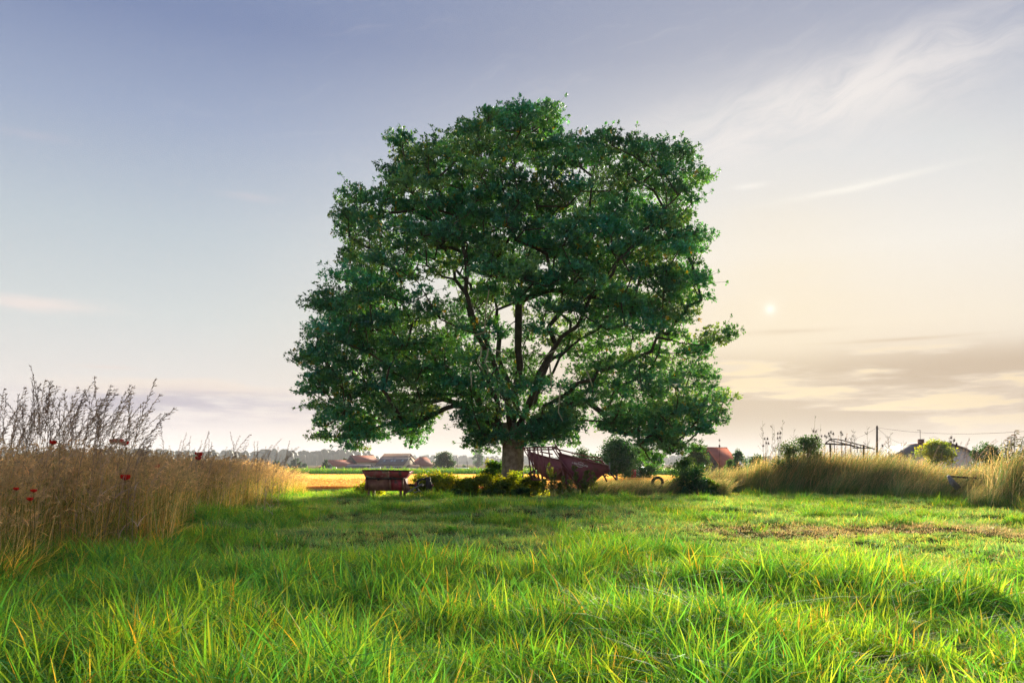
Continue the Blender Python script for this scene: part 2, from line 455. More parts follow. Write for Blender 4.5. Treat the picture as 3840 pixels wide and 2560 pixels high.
# ------------------------------------------------------------------ scatter (stuff only)
def variants(name, meshes):
    c = bpy.data.collections.new(name)
    for i, me in enumerate(meshes):
        o = bpy.data.objects.new('%s_%02d' % (name, i), me); c.objects.link(o)
    return c
def scatter(name, pts, rot, scl, idx, coll, label, cat):
    me = bpy.data.meshes.new(name)
    n = len(pts)
    me.vertices.add(n); me.vertices.foreach_set('co', np.asarray(pts, np.float32).ravel())
    a = me.attributes.new('rot', 'FLOAT_VECTOR', 'POINT'); a.data.foreach_set('vector', np.asarray(rot, np.float32).ravel())
    scl = np.asarray(scl, float)
    if scl.ndim == 1: scl = np.repeat(scl[:, None], 3, 1)
    a = me.attributes.new('scl', 'FLOAT_VECTOR', 'POINT'); a.data.foreach_set('vector', scl.astype(np.float32).ravel())
    a = me.attributes.new('idx', 'INT', 'POINT'); a.data.foreach_set('value', np.asarray(idx, np.int32))
    o = bpy.data.objects.new(name, me); COL.objects.link(o)
    g = bpy.data.node_groups.new(name + '_scatter', 'GeometryNodeTree')
    g.interface.new_socket('Geometry', in_out='INPUT', socket_type='NodeSocketGeometry')
    g.interface.new_socket('Geometry', in_out='OUTPUT', socket_type='NodeSocketGeometry')
    N = g.nodes; L = g.links
    gi = N.new('NodeGroupInput'); go = N.new('NodeGroupOutput')
    ci = N.new('GeometryNodeCollectionInfo'); ci.inputs['Collection'].default_value = coll
    ci.inputs['Separate Children'].default_value = True; ci.inputs['Reset Children'].default_value = True
    ip = N.new('GeometryNodeInstanceOnPoints'); ip.inputs['Pick Instance'].default_value = True
    def na(nm, ty):
        k = N.new('GeometryNodeInputNamedAttribute'); k.data_type = ty; k.inputs['Name'].default_value = nm
        return k.outputs['Attribute']
    er = N.new('FunctionNodeEulerToRotation')
    L.new(na('rot', 'FLOAT_VECTOR'), er.inputs[0])
    L.new(gi.outputs[0], ip.inputs['Points']); L.new(ci.outputs[0], ip.inputs['Instance'])
    L.new(na('idx', 'INT'), ip.inputs['Instance Index']); L.new(er.outputs[0], ip.inputs['Rotation']); L.new(na('scl', 'FLOAT_VECTOR'), ip.inputs['Scale'])
    L.new(ip.outputs[0], go.inputs[0])
    md = o.modifiers.new('scatter', 'NODES'); md.node_group = g
    return tag(o, label, cat, kind='stuff')
def spins(n, tilt=0.12, lean=(0, 0)):
    return np.stack([rng.normal(0, tilt, n) + lean[0], rng.normal(0, tilt, n) + lean[1], rng.uniform(0, 6.283, n)], 1)

# ================================================================== SETTING
def build_ground():
    ys = np.concatenate([np.arange(-30, 40, 0.4), np.geomspace(40, 9000, 90)])
    xs1 = np.concatenate([np.arange(0, 24, 0.4), np.geomspace(24, 7000, 50)])
    xs = np.concatenate([-xs1[:0:-1], xs1])
    X, Y = np.meshgrid(xs, ys)
    V = np.stack([X, Y, gz(X, Y)], -1).reshape(-1, 3)
    nx, ny = len(xs), len(ys)
    i = np.arange(ny - 1)[:, None] * nx + np.arange(nx - 1)[None]
    q = np.stack([i, i + 1, i + nx + 1, i + nx], -1).reshape(-1, 4)
    mb = MB(); mb.add(V, q)
    m = bpy.data.materials.new('ground_soil'); m.use_nodes = True
    t = NT(m.node_tree); b = t.n['Principled BSDF']
    pos = t.node('ShaderNodeNewGeometry').outputs['Position']
    sp = t.node('ShaderNodeSeparateXYZ'); t.put(sp.inputs[0], pos)
    x, y = sp.outputs[0], sp.outputs[1]
    n = t.noise(pos, 0.5, 5); nf = t.noise(pos, 0.006, 4)
    lawn = t.mix(t.smooth(n, 0.35, 0.65), (0.045, 0.060, 0.018), (0.085, 0.085, 0.030))
    wheat = t.mix(n, (0.30, 0.20, 0.075), (0.36, 0.25, 0.10))
    far = t.ramp(nf, [(0.36, (0.20, 0.13, 0.065)), (0.47, (0.30, 0.21, 0.10)), (0.53, (0.11, 0.12, 0.04)), (0.64, (0.22, 0.15, 0.08))])
    c = t.mix(t.smooth(y, 50, 58), lawn, wheat)
    c = t.mix(t.smooth(y, 150, 154), c, (0.09, 0.09, 0.035))
    c = t.mix(t.smooth(y, 300, 330), c, far)
    t.put(b.inputs['Base Color'], c); b.inputs['Roughness'].default_value = 0.95; b.inputs['Specular IOR Level'].default_value = 0.0
    tag(mb.build('ground', m, smooth=True), kind='structure')
build_ground()

# ---------------------------------------------------------------- distant hills and woods
def build_hills():
    mb = MB()
    xs = np.linspace(-4200, 4200, 900); ds = np.linspace(0, 900, 22)
    X, D = np.meshgrid(xs, ds)
    prof = np.sin(np.clip(D / 520, 0, 1) * np.pi / 2)
    H = 26 + 20 * fbm(X * 0.0011 + 3, D * 0.001, 5) + 6 * np.sin(X / 700.0)
    lump = 5.5 * (fbm(X * 0.06, D * 0.03, 9, 3) - 0.5)
    Z = -4 + prof * H + lump * (D > 30)
    V = np.stack([X, 3100 + D + 120 * np.sin(X / 900), Z], -1).reshape(-1, 3)
    nx, ny = len(xs), len(ds)
    i = np.arange(ny - 1)[:, None] * nx + np.arange(nx - 1)[None]
    q = np.stack([i, i + 1, i + nx + 1, i + nx], -1).reshape(-1, 4)
    mb.add(V, q)
    m = mat_solid('wooded_hill', (0.045, 0.065, 0.03), (0.075, 0.085, 0.04), 0.02, 0.95)
    tag(mb.build('hills', m, smooth=False), kind='structure')
build_hills()

def ico(sub=1):
    t = (1 + 5 ** .5) / 2
    v = [(-1, t, 0), (1, t, 0), (-1, -t, 0), (1, -t, 0), (0, -1, t), (0, 1, t), (0, -1, -t), (0, 1, -t), (t, 0, -1), (t, 0, 1), (-t, 0, -1), (-t, 0, 1)]
    f = [(0, 11, 5), (0, 5, 1), (0, 1, 7), (0, 7, 10), (0, 10, 11), (1, 5, 9), (5, 11, 4), (11, 10, 2), (10, 7, 6), (7, 1, 8), (3, 9, 4), (3, 4, 2), (3, 2, 6), (3, 6, 8), (3, 8, 9), (4, 9, 5), (2, 4, 11), (6, 2, 10), (8, 6, 7), (9, 8, 1)]
    v = [np.array(p) / np.linalg.norm(p) for p in v]
    for _ in range(sub):
        nf = []; cache = {}
        def mid(a, b):
            k = (min(a, b), max(a, b))
            if k not in cache:
                p = v[a] + v[b]; v.append(p / np.linalg.norm(p)); cache[k] = len(v) - 1
            return cache[k]
        for a, b, c in f:
            ab, bc, ca = mid(a, b), mid(b, c), mid(c, a)
            nf += [(a, ab, ca), (b, bc, ab), (c, ca, bc), (ab, bc, ca)]
        f = nf
    return np.array(v), np.array(f)
ICO_V, ICO_F = ico(2)

def far_wood(name, Y0, depth, x0, x1, n, hmin, hmax, rad, label):
    """a wood seen from more than a kilometre: lumpy crowns merged into one mass"""
    mb = MB()
    for i in range(n):
        x = random.uniform(x0, x1); y = Y0 + random.random() ** 1.5 * depth
        h = random.uniform(hmin, hmax) * (0.75 + 0.5 * float(fbm(x * 0.01, y * 0.01, 4))); r = rad * random.uniform(0.7, 1.25)
        d = ICO_V * (1 + 0.30 * (fbm(ICO_V[:, 0] * 2.6 + i * 3.1, ICO_V[:, 2] * 2.6 + ICO_V[:, 1] * 2, i % 50)[:, None] - 0.5))
        v = d * (r, r, h * 0.55) + (x, y, -2.9 + h * 0.5)
        g = random.uniform(0.75, 1.3)
        mb.add(v, ICO_F, np.array((0.050, 0.066, 0.030)) * g)
    tag(mb.build(name, M_tree, smooth=False), label, 'wood', kind='stuff')
far_wood('distant_wood', 1250, 260, -950, -250, 620, 15, 24, 7.5, 'dark hazy wood beyond the fields left of the farm roofs')
far_wood('distant_wood', 2000, 400, -900, 700, 700, 15, 22, 9, 'pale hazy belt of woodland behind the farm houses')

# ---------------------------------------------------------------- boundaries of the plots
def edge_left(y): return -4.75 - 0.165 * (y - 8) + 0.35 * np.sin(np.asarray(y) * 0.7) + 0.25 * np.sin(np.asarray(y) * 1.9)
def edge_right(y):
    return np.interp(y, [4, 12, 15, 17.5, 22, 27, 29.5, 31], [12.5, 12.3, 11.9, 11.6, 11.9, 10.6, 8.6, 6.6]) + 0.3 * np.sin(np.asarray(y) * 2.1)
def in_path(x, y):
    """worn dry strip running across the lawn on the right"""
    c = 12.6 - 0.05 * (x - 6) + 0.25 * np.sin(x * 0.9)
    return (np.abs(y - c) < 0.85 + 0.30 * np.sin(x * 1.7 + 1) - np.clip((4.5 - x) * 0.4, 0, 0.9)) & (x > 2.3 + 0 * y)

# ---------------------------------------------------------------- grass clumps
def grass_clump(n, r, hmin, hmax, w, cols, bend=0.35, seg=3, dry=0.06, drycol=(0.42, 0.34, 0.15), wind=0.0):
    mb = MB()
    for i in range(n):
        a = random.random() * 6.283; q = r * math.sqrt(random.random())
        h = random.uniform(hmin, hmax) * (1.0 - 0.35 * q / r)
        th = random.random() * 6.283; b = abs(random.gauss(0, bend))
        lean = np.array([math.cos(th), math.sin(th), 0]) * random.uniform(0.0, 0.35) + np.array([math.cos(a), math.sin(a), 0]) * 0.25
        d = np.array([0, 0, 1.0]) + lean + np.array([wind, 0, 0]) * 0.5
        d /= np.linalg.norm(d)
        c = np.array(random.choice(cols)) * random.uniform(0.75, 1.25)
        if random.random() < dry: c = np.array(drycol) * random.uniform(0.7, 1.2)
        bd = np.array([math.cos(th) * b + wind, math.sin(th) * b, 0])
        ribbon(mb, (q * math.cos(a), q * math.sin(a), -0.02), d, bd, h, w * random.uniform(0.6, 1.3), c, seg)
    return mb
G1 = [(0.13, 0.40, 0.085), (0.16, 0.42, 0.075), (0.22, 0.44, 0.075), (0.09, 0.33, 0.10), (0.30, 0.46, 0.09)]
G2 = [(0.20, 0.46, 0.21), (0.24, 0.47, 0.22), (0.33, 0.46, 0.25), (0.15, 0.42, 0.20)]
lawn_meshes = []
for i in range(5): lawn_meshes.append(grass_clump(70, 0.13, 0.04, 0.13, 0.0072, G2, 0.9, 3, 0.16, (0.58, 0.50, 0.30)).mesh('short_tuft', M_grass))        # 0-4 short
for i in range(5): lawn_meshes.append(grass_clump(62, 0.14, 0.07, 0.26, 0.0095, G1, 0.95, 4, 0.07, (0.55, 0.45, 0.20)).mesh('mid_tuft', M_grass))          # 5-9 medium
for i in range(5): lawn_meshes.append(grass_clump(58, 0.12, 0.12, 0.42, 0.0108, G1, 0.95, 5, 0.06, (0.60, 0.46, 0.12)).mesh('long_tuft', M_grass))  # 10-14 long
for i in range(3): lawn_meshes.append(grass_clump(60, 0.16, 0.03, 0.09, 0.0050, [(0.66, 0.49, 0.30), (0.70, 0.54, 0.35), (0.56, 0.40, 0.24), (0.30, 0.40, 0.18)], 1.2, 3, 0.1).mesh('dead_tuft', M_meadow))  # 15-17
def broadleaf(n, L):
    mb = MB()
    a = rng.uniform(0, 6.283, n); d = np.stack([np.cos(a), np.sin(a), rng.uniform(0.2, 1.3, n)], 1)
    leaf_quads(mb, np.stack([np.cos(a), np.sin(a), 0 * a], 1) * 0.02 + rng.normal(0, 0.02, (n, 3)) + (0, 0, 0.02), d, np.stack([-np.cos(a) * .6, -np.sin(a) * .6, np.ones(n)], 1), L * rng.uniform(0.6, 1.2, n), L * 0.38 * rng.uniform(0.7, 1.2, n), np.array((0.12, 0.36, 0.09))[None] * rng.uniform(0.7, 1.3, (n, 1)))
    return mb
for i in range(3): lawn_meshes.append(broadleaf(13, 0.13).mesh('broadleaf', M_grass))      # 18-20
LAWN = variants('lawn_tuft', lawn_meshes)

def build_lawn():
    ys = np.exp(rng.uniform(math.log(2.9), math.log(34), 130000))
    xs = rng.uniform(-1, 1, len(ys)) * (0.70 * ys + 1.6)
    dens = 88 * (5 / np.maximum(ys, 4)) ** 0.75                  # tufts per square metre wanted
    # pdf of the sample per m2 = N / (ln(34/2.9) * y * 2*(0.7y+1.6))
    pdf = len(ys) / (math.log(34 / 2.9) * ys * 2 * (0.70 * ys + 1.6))
    keep = rng.random(len(ys)) < dens / pdf
    xs, ys = xs[keep], ys[keep]
    k = (xs > edge_left(ys) - 0.9) & (xs < edge_right(ys) + 0.6)
    # bare ground round the oak and below the bushes stays thin
    xs, ys = xs[k], ys[k]
    k = (ys < 25.3 + 0.4 * np.sin(xs * 1.3) + 1.2 * (xs < -6.5) + 3.0 * (xs > 7.2)) | ((xs < -3.6) & (ys < 33))
    xs, ys = xs[k], ys[k]
    tall = 0.5 + 1.7 * (fbm(xs * 0.95, ys * 0.95, 21, 3) - 0.5)
    nearness = np.clip((9.5 - ys) / 4.0, 0, 1)
    s = tall + 0.16 * nearness - 0.05 + 0.05 * rng.normal(size=len(xs))
    s = s - 0.08 * np.exp(-((ys - 13) / 5.5) ** 2) * (xs > -2)          # the mown middle
    s = s - 0.20 * np.clip((ys - 8.5) / 2.5, 0, 1) * np.clip((26 - ys) / 3, 0, 1)
    s = s - 0.25 * ((xs > 2.5) & (ys > 9.8) & (ys < 12.5))
    rim = np.clip((xs - (edge_right(ys) - 1.6)) / 1.6, 0, 1) + np.clip((edge_left(ys) + 1.4 - xs) / 1.4, 0, 1)
    s = s + 0.30 * rim
    s = s - 0.12 * np.clip((ys - 20) / 4, 0, 1)
    s = s + 0.45 * ((ys > 24.0) & (ys < 25.35) & (xs > -6.2) & (xs < -2.4))
    kind = np.where(s > 0.60, 2, np.where(s > 0.43, 1, 0))
    idx = kind * 5 + rng.integers(0, 5, len(xs))
    pth = in_path(xs, ys)
    dead = pth | ((rng.random(len(xs)) < 0.05) & (kind == 0))
    dead &= ~(pth & (rng.random(len(xs)) < 0.12))
    idx = np.where(dead, 15 + rng.integers(0, 3, len(xs)), idx)
    idx = np.where((rng.random(len(xs)) < 0.035) & ~dead & (ys < 13) & (kind > 0), 18 + rng.integers(0, 3, len(xs)), idx)
    scl = rng.uniform(0.62, 1.35, len(xs)) * np.where(kind == 2, np.clip(0.75 + (s - 0.60) * 1.6, 0.7, 1.15), 1.0)
    scl = np.where((kind == 0) & (ys > 10), scl * 1.15, scl)
    front = (xs > 2.5) & (ys < 12.6 - 0.05 * (xs - 6)) & (ys > 10.2) & ~dead
    scl = np.where(front, scl * 0.62, scl)
    pts = np.stack([xs, ys, gz(xs, ys)], 1)
    scatter('lawn_grass', pts, spins(len(xs), 0.24), scl, idx, LAWN, 'bright green rough grass covering the whole foreground', 'grass')
build_lawn()

# ---------------------------------------------------------------- cereal stand and tall grasses
def spikelets(mb, pts, n, L, W, col, spread=0.35, start=0.0, wind=(0, 0, 0)):
    """small husks set along a polyline"""
    pts = np.asarray(pts); m = len(pts)
    tt = rng.uniform(start, 1, n) * (m - 1); i = np.minimum(tt.astype(int), m - 2); f = (tt - i)[:, None]
    b = pts[i] * (1 - f) + pts[i + 1] * f
    d = unit(pts[i + 1] - pts[i])
    ax = d + rng.normal(0, spread, (n, 3)) + np.array(wind)
    leaf_quads(mb, b, ax, rand_dir(n), L * rng.uniform(0.7, 1.3, n), W * rng.uniform(0.7, 1.3, n), np.array(col)[None] * rng.uniform(0.7, 1.25, (n, 1)))

def cereal_clump(n, r, h, green=0.15, wind=0.10):
    mb = MB()
    straw = [(0.80, 0.56, 0.22), (0.84, 0.64, 0.30), (0.70, 0.46, 0.16), (0.76, 0.62, 0.38), (0.42, 0.44, 0.14), (0.28, 0.38, 0.12)]
    for i in range(n):
        a = random.random() * 6.283; q = r * math.sqrt(random.random())
        H = h * random.uniform(0.78, 1.08)
        c = np.array(random.choice(straw)) * random.uniform(0.8, 1.15)
        if random.random() < green: c = np.array((0.16, 0.20, 0.05))
        d = unit(np.array([random.gauss(0.04, 0.07), random.gauss(0, 0.07), 1.0]))
        b = np.array([random.gauss(wind, 0.08), random.gauss(0, 0.08), 0])
        pts = ribbon(mb, (q * math.cos(a), q * math.sin(a), 0), d, b, H, 0.0085, c, 4, droop=0.3)
        # ear, nodding over
        e0 = pts[-1]; dr = unit(np.array([random.gauss(0.5, 0.5), random.gauss(0, 0.4), random.uniform(-0.3, 0.9)]))
        L = random.uniform(0.06, 0.10)
        ear = np.stack([e0 - d * 0.03, e0 + dr * L * 0.5, e0 + dr * L + np.array([0, 0, -0.015])])
        ec = np.array((0.70, 0.54, 0.35)) * random.uniform(0.7, 1.15)
        spikelets(mb, ear, 16, 0.028, 0.009, ec, 0.45)
        spikelets(mb, ear, 9, 0.075, 0.0022, ec * 1.1, 0.28)
        for k in range(random.choice((1, 2, 2, 3))):
            z = random.uniform(0.1, 0.75) * H; th = random.random() * 6.283
            lc = np.array(random.choice(straw + [(0.12, 0.19, 0.05)])) * random.uniform(0.7, 1.1)
            p = pts[0] + d * z
            ribbon(mb, p, unit(np.array([math.cos(th), math.sin(th), 1.2])), np.array([math.cos(th), math.sin(th), 0]) * random.uniform(0.4, 1.0), random.uniform(0.12, 0.28), 0.011, lc, 4)
    return mb
CEREAL = variants('cereal_clump', [cereal_clump(16, 0.20, 1.0).mesh('cereal_clump', M_straw) for i in range(7)]
                  + [grass_clump(40, 0.18, 0.35, 0.85, 0.009, [(0.12, 0.30, 0.10), (0.16, 0.34, 0.10), (0.28, 0.36, 0.11), (0.48, 0.40, 0.14)], 0.5, 5, 0.25, (0.66, 0.50, 0.24)).mesh('cereal_weed', M_grass) for i in range(3)])
def build_cereal():
    n = 9000
    ys = rng.uniform(4.5, 36, n); u = rng.random(n) ** 1.35 * 9
    xs = edge_left(ys) - u
    keep = (np.abs(xs) < 0.70 * ys + 3.0) & (rng.random(n) < np.where(u < 0.9, 0.45, np.where(u < 2.5, 0.95, 0.5)))
    xs, ys, u = xs[keep], ys[keep], u[keep]
    # stand ends short of the wheat field and opens to a view there
    k = ys < 33.5
    xs, ys, u = xs[k], ys[k], u[k]
    idx = rng.integers(0, 7, len(xs))
    idx = np.where(rng.random(len(xs)) < np.where(u < 1.1, 0.66, 0.26), 7 + rng.integers(0, 3, len(xs)), idx)
    hs = rng.uniform(0.72, 1.16, len(xs)) * np.interp(ys, [5, 10, 20, 34], [1.12, 1.12, 1.08, 1.02]) * np.where(u < 0.35, 0.85, 1)
    rot = np.stack([rng.normal(0, 0.06, len(xs)), rng.normal(0, 0.06, len(xs)), rng.normal(0, 0.7, len(xs))], 1)
    scatter('cereal_stand', np.stack([xs, ys, gz(xs, ys)], 1), rot, np.stack([np.ones_like(hs), np.ones_like(hs), hs], 1), idx, CEREAL,
            'ripe golden cereal standing along the left edge of the lawn', 'cereal')
build_cereal()

def panicle_grass(h, dark, lean, dense):
    """one tall flowering grass stalk with an open feathery head"""
    mb = MB()
    c = np.array((0.32, 0.22, 0.15)) if dark else np.array((0.56, 0.42, 0.29))
    ts = np.linspace(0, 1, 12)
    ph = random.uniform(-0.4, 0.4)
    pts = np.stack([lean * ts ** 2.2 * h, ph * 0.15 * ts ** 2 * h, h * (ts - 0.25 * abs(lean) * ts ** 3)], 1)
    mb.tube(pts, [0.0024 * (1 - 0.75 * k) for k in ts], 3, c, False)
    k0 = 7
    for i in range(k0 * 4, 44):
        f = i / 4.0; j = min(int(f), 10); p = pts[j] * (1 - (f - j)) + pts[j + 1] * (f - j)
        d = unit(pts[min(j + 1, 11)] - pts[j])
        rem = 1 - (f - k0) / 4.2
        for s in range(1 + (i % 2)):
            th = random.random() * 6.283
            o = unit(d * 1.6 + np.array([math.cos(th) + 0.35, math.sin(th), 0]) * random.uniform(0.3, 0.9))
            L = h * 0.058 * (0.3 + rem) * random.uniform(0.5, 1.2)
            br = np.stack([p, p + o * L * 0.5, p + o * L + np.array([0.25 * L, 0, -0.2 * L])])
            mb.tube(br, [0.0014, 0.0012, 0.0009], 3, c, False)
            spikelets(mb, br, int(7 * dense), 0.017, 0.0036, c * 0.9, 0.22, 0.15)
    for k in range(3):
        z = random.randrange(1, 6); th = random.random() * 6.283
        ribbon(mb, pts[z], unit(np.array([math.cos(th), math.sin(th), 1.3])), np.array([math.cos(th) + .3, math.sin(th), 0]) * 0.7, h * random.uniform(0.14, 0.22), 0.008, c * 1.2, 4)
    return mb
TALLG = variants('tall_stalk', [panicle_grass(1.0, i % 3 == 0, random.uniform(0.04, 0.40), random.choice((0.4, 0.5, 0.75))).mesh('tall_stalk', M_dry) for i in range(14)])
def build_tall_left():
    pts = []; sc = []; ix = []; rt = []
    def one(px, ytop, Y):
        x = PX(px, Y); g = gz1(x, Y)
        h = EYE - (ytop - HZ) / F * Y - g
        pts.append((x, Y, g)); sc.append(h * random.uniform(1.0, 1.06)); ix.append(random.randrange(14)); rt.append((random.gauss(0, .05), random.gauss(0, .07), random.gauss(0, 0.9)))
    for i in range(110):
        u = random.betavariate(1.1, 1.25); px = u * 600 - 40
        Y = random.uniform(9.6, 14.0)
        env = np.interp(px, [-60, 60, 220, 330, 430, 500, 560], [1480, 1440, 1400, 1430, 1425, 1440, 1560])
        yt = env + abs(random.gauss(0, 95))
        one(px - 45, min(yt, 1680), Y)
    for px, yt in ((205, 1375), (150, 1408), (455, 1392), (500, 1440), (415, 1420), (40, 1440), (98, 1428), (300, 1450), (648, 1548), (768, 1590), (840, 1602), (690, 1608), (930, 1620), (990, 1635), (1035, 1645), (880, 1625), (720, 1640), (800, 1650), (960, 1655), (1010, 1660), (560, 1620), (620, 1640), (860, 1660), (905, 1650)):
        one(px - 22, yt, random.uniform(9.2, 12.0) if px < 540 else random.uniform(15, 24))
    for i in range(60):
        px = random.uniform(540, 1060); one(px, random.uniform(1650, 1720), random.uniform(14, 26))
    scatter('tall_grass', pts, rt, sc, ix, TALLG, 'tall feathery grass stalks rising against the sky above the cereal', 'grass')
build_tall_left()

# right bank of tall bent grass
def meadow_clump(n, r, h, wind):
    mb = MB()
    cols = [(0.68, 0.54, 0.31), (0.60, 0.46, 0.25), (0.74, 0.61, 0.40), (0.36, 0.40, 0.19), (0.24, 0.35, 0.15), (0.17, 0.30, 0.13), (0.20, 0.33, 0.14)]
    for i in range(n):
        a = random.random() * 6.283; q = r * math.sqrt(random.random())
        H = h * random.uniform(0.6, 1.1)
        c = np.array(random.choice(cols)) * random.uniform(0.75, 1.2)
        d = unit(np.array([random.gauss(0.10 + wind * 0.4, 0.12), random.gauss(-0.05, 0.1), 1.0]))
        b = np.array([random.gauss(wind, 0.15), random.gauss(-0.03, 0.12), 0])
        pts = ribbon(mb, (q * math.cos(a), q * math.sin(a), 0), d, b, H, 0.0155, c, 5, droop=0.9)
        if c[0] > 0.25:
            spikelets(mb, pts[-3:], 16, 0.034, 0.010, c * np.array((1.02, 0.95, 0.9)), 0.30)
    return mb
MEADOW = variants('meadow_clump', [meadow_clump(29, 0.27, 1.25, random.uniform(0.15, 0.60)).mesh('meadow_clump', M_meadow) for i in range(8)]
                  + [grass_clump(60, 0.22, 0.4, 0.9, 0.011, [(0.10, 0.28, 0.11), (0.13, 0.31, 0.12), (0.20, 0.32, 0.12)], 0.5, 5, 0.15, (0.6, 0.5, 0.28), wind=0.2).mesh('meadow_green', M_grass) for i in range(4)])
MEADOW_H = float(np.mean([np.percentile([v.co.z for v in o.data.vertices], 96) for o in list(MEADOW.objects)[:8]]))
def build_meadow():
    n = 7500
    ys = rng.uniform(8, 33, n); u = rng.random(n) ** 1.2 * 9
    xs = edge_right(ys) + u
    keep = (xs < 0.70 * ys + 2.5) & (rng.random(n) < np.where(u < 3, 1.0, 0.55))
    xs, ys, u = xs[keep], ys[keep], u[keep]
    green = rng.random(len(xs)) < np.where(u < 0.8, 0.75, 0.30)
    idx = np.where(green, 8 + rng.integers(0, 4, len(xs)), rng.integers(0, 8, len(xs)))
    px = 1920 + xs / ys * F
    top = np.interp(px, [2500, 2660, 2760, 2860, 2950, 3250, 3450, 3560, 3640, 3750, 3840], [0.75, 0.95, 0.95, 1.25, 1.42, 1.36, 0.98, 0.86, 0.90, 1.25, 1.35]) / MEADOW_H
    hs = top * rng.uniform(0.70, 1.12, len(xs)) * np.where(u < 0.8, 0.62, 1)
    rot = np.stack([rng.normal(0, 0.08, len(xs)), rng.normal(0, 0.08, len(xs)), rng.normal(0, 0.55, len(xs))], 1)
    scatter('meadow_grass', np.stack([xs, ys, gz(xs, ys)], 1), rot, np.stack([hs, hs, hs], 1), idx, MEADOW,
            'tall wind-bent golden meadow grass on the right bank', 'grass')
    # lower dry grass between the hopper and the bank
    n = 520
    xs = rng.uniform(2.6, 7.4, n); ys = rng.uniform(26.2, 29.6, n) + 0.6 * (xs > 4.6)
    hs = rng.uniform(0.38, 0.62, n) / MEADOW_H
    scatter('dry_grass', np.stack([xs, ys, gz(xs, ys)], 1), np.stack([rng.normal(0, 0.1, n), rng.normal(0, 0.1, n), rng.normal(0, 0.8, n)], 1), np.stack([hs * 1.25, hs * 1.25, hs], 1), rng.integers(0, 8, n), MEADOW,
            'knee-high dry grass round the tyre and the hopper end', 'grass')
    # single stalks above the bank
    pts = []; sc = []; ix = []; rt = []
    for i in range(46):
        px = random.uniform(2820, 3840); Y = float(np.interp(px, [2820, 3200, 3840], [30, 27, 21])) + random.random()
        yt = random.uniform(1620, 1690)
        x = PX(px, Y)
        if x < edge_right(Y) + 0.4: continue
        g = gz1(x, Y); h = EYE - (yt - HZ) / F * Y - g
        pts.append((x, Y, g)); sc.append(h); ix.append(random.randrange(14)); rt.append((0, 0, random.gauss(0, 0.6)))
    scatter('seeding_grass', pts, rt, sc, ix, TALLG, 'thin seeding grass stalks sticking out above the right bank', 'grass')
build_meadow()

# ---------------------------------------------------------------- wheat and maize fields
def wheat_clump(n, r):
    mb = MB()
    for i in range(n):
        a = random.random() * 6.283; q = r * math.sqrt(random.random()); H = 0.66 * random.uniform(0.85, 1.08)
        c = np.array(random.choice([(0.78, 0.54, 0.22), (0.82, 0.60, 0.27), (0.72, 0.47, 0.17)])) * random.uniform(0.85, 1.1)
        d = unit(np.array([random.gauss(0, 0.08), random.gauss(0, 0.08), 1.0]))
        p = ribbon(mb, (q * math.cos(a), q * math.sin(a), 0), d, np.array([random.gauss(0.1, 0.1), random.gauss(0, 0.1), 0]), H, 0.014, c, 2)
        leaf_quads(mb, p[-1:] - d * 0.03, np.array([[random.gauss(.4, .3), random.gauss(0, .3), 0.6]]), rand_dir(1), [0.13], [0.035], (c * 1.15)[None])
    return mb
WHEAT = variants('wheat_clump', [wheat_clump(34, 0.36).mesh('wheat_clump', M_wheat) for i in range(5)])
def build_wheat():
    n = 52000
    ys = 56 + 95 * rng.random(n) ** 1.6
    xs = rng.uniform(-1, 1, n) * (0.68 * ys + 3)
    k = (xs < 22 + 0 * ys) & (ys > 56 + 2.0 * np.sin(xs * 0.2))
    xs, ys = xs[k], ys[k]
    scatter('wheat_field', np.stack([xs, ys, gz(xs, ys)], 1), spins(len(xs), 0.05), np.stack([np.full(len(xs), 1.25)] * 2 + [rng.uniform(0.9, 1.08, len(xs)) * np.clip((ys - 54.5) / 9, 0.3, 1)], 1), rng.integers(0, 5, len(xs)), WHEAT,
            'ripe golden wheat field behind the oak', 'wheat')
build_wheat()
def maize_plant(h):
    mb = MB()
    c0 = np.array((0.15, 0.36, 0.08))
    mb.tube([(0, 0, 0), (0.01, 0, h * 0.5), (0.02, 0.01, h * 0.95)], [0.018, 0.014, 0.008], 4, c0, False)
    a = random.random() * 3.14
    for i in range(11):
        z = h * (0.10 + 0.80 * i / 10); th = a + (i % 2) * 3.1416 + random.gauss(0, 0.3)
        dr = np.array([math.cos(th), math.sin(th), 0])
        L = h * random.uniform(0.32, 0.46)
        side = np.array([-math.sin(th), math.cos(th), 0])
        ribbon(mb, (0, 0, z), unit(dr * 0.6 + np.array([0, 0, 1.0])), dr * random.uniform(0.55, 1.0), L, 0.085, c0 * random.uniform(0.75, 1.5), 4, side)
    for k in range(4):
        ribbon(mb, (0.02, 0, h * 0.92), unit(np.array([random.gauss(0, .25), random.gauss(0, .25), 1.0])), np.array([random.gauss(0, .15), 0, 0]), h * 0.15, 0.02, (0.42, 0.34, 0.12), 2)
    return mb
MAIZE = variants('maize_plant', [maize_plant(1.62).mesh('maize_plant', M_maize) for i in range(6)])
def build_maize():
    pts = []
    for row in range(16):
        y = 153 + row * 0.8
        m = int(230 / 0.24)
        xs = np.linspace(-115, 115, m) + rng.normal(0, 0.06, m)
        pts.append(np.stack([xs, y + rng.normal(0, 0.06, m)], 1))
    pts = np.concatenate(pts)
    h = rng.uniform(0.82, 1.1, len(pts)) * np.where(rng.random(len(pts)) < 0.02, 1.25, 1.0)
    scatter('maize_field', np.stack([pts[:, 0], pts[:, 1], gz(pts[:, 0], pts[:, 1])], 1), spins(len(pts), 0.04), h, rng.integers(0, 6, len(pts)), MAIZE,
            'green maize crop in front of the farm buildings', 'maize')
build_maize()
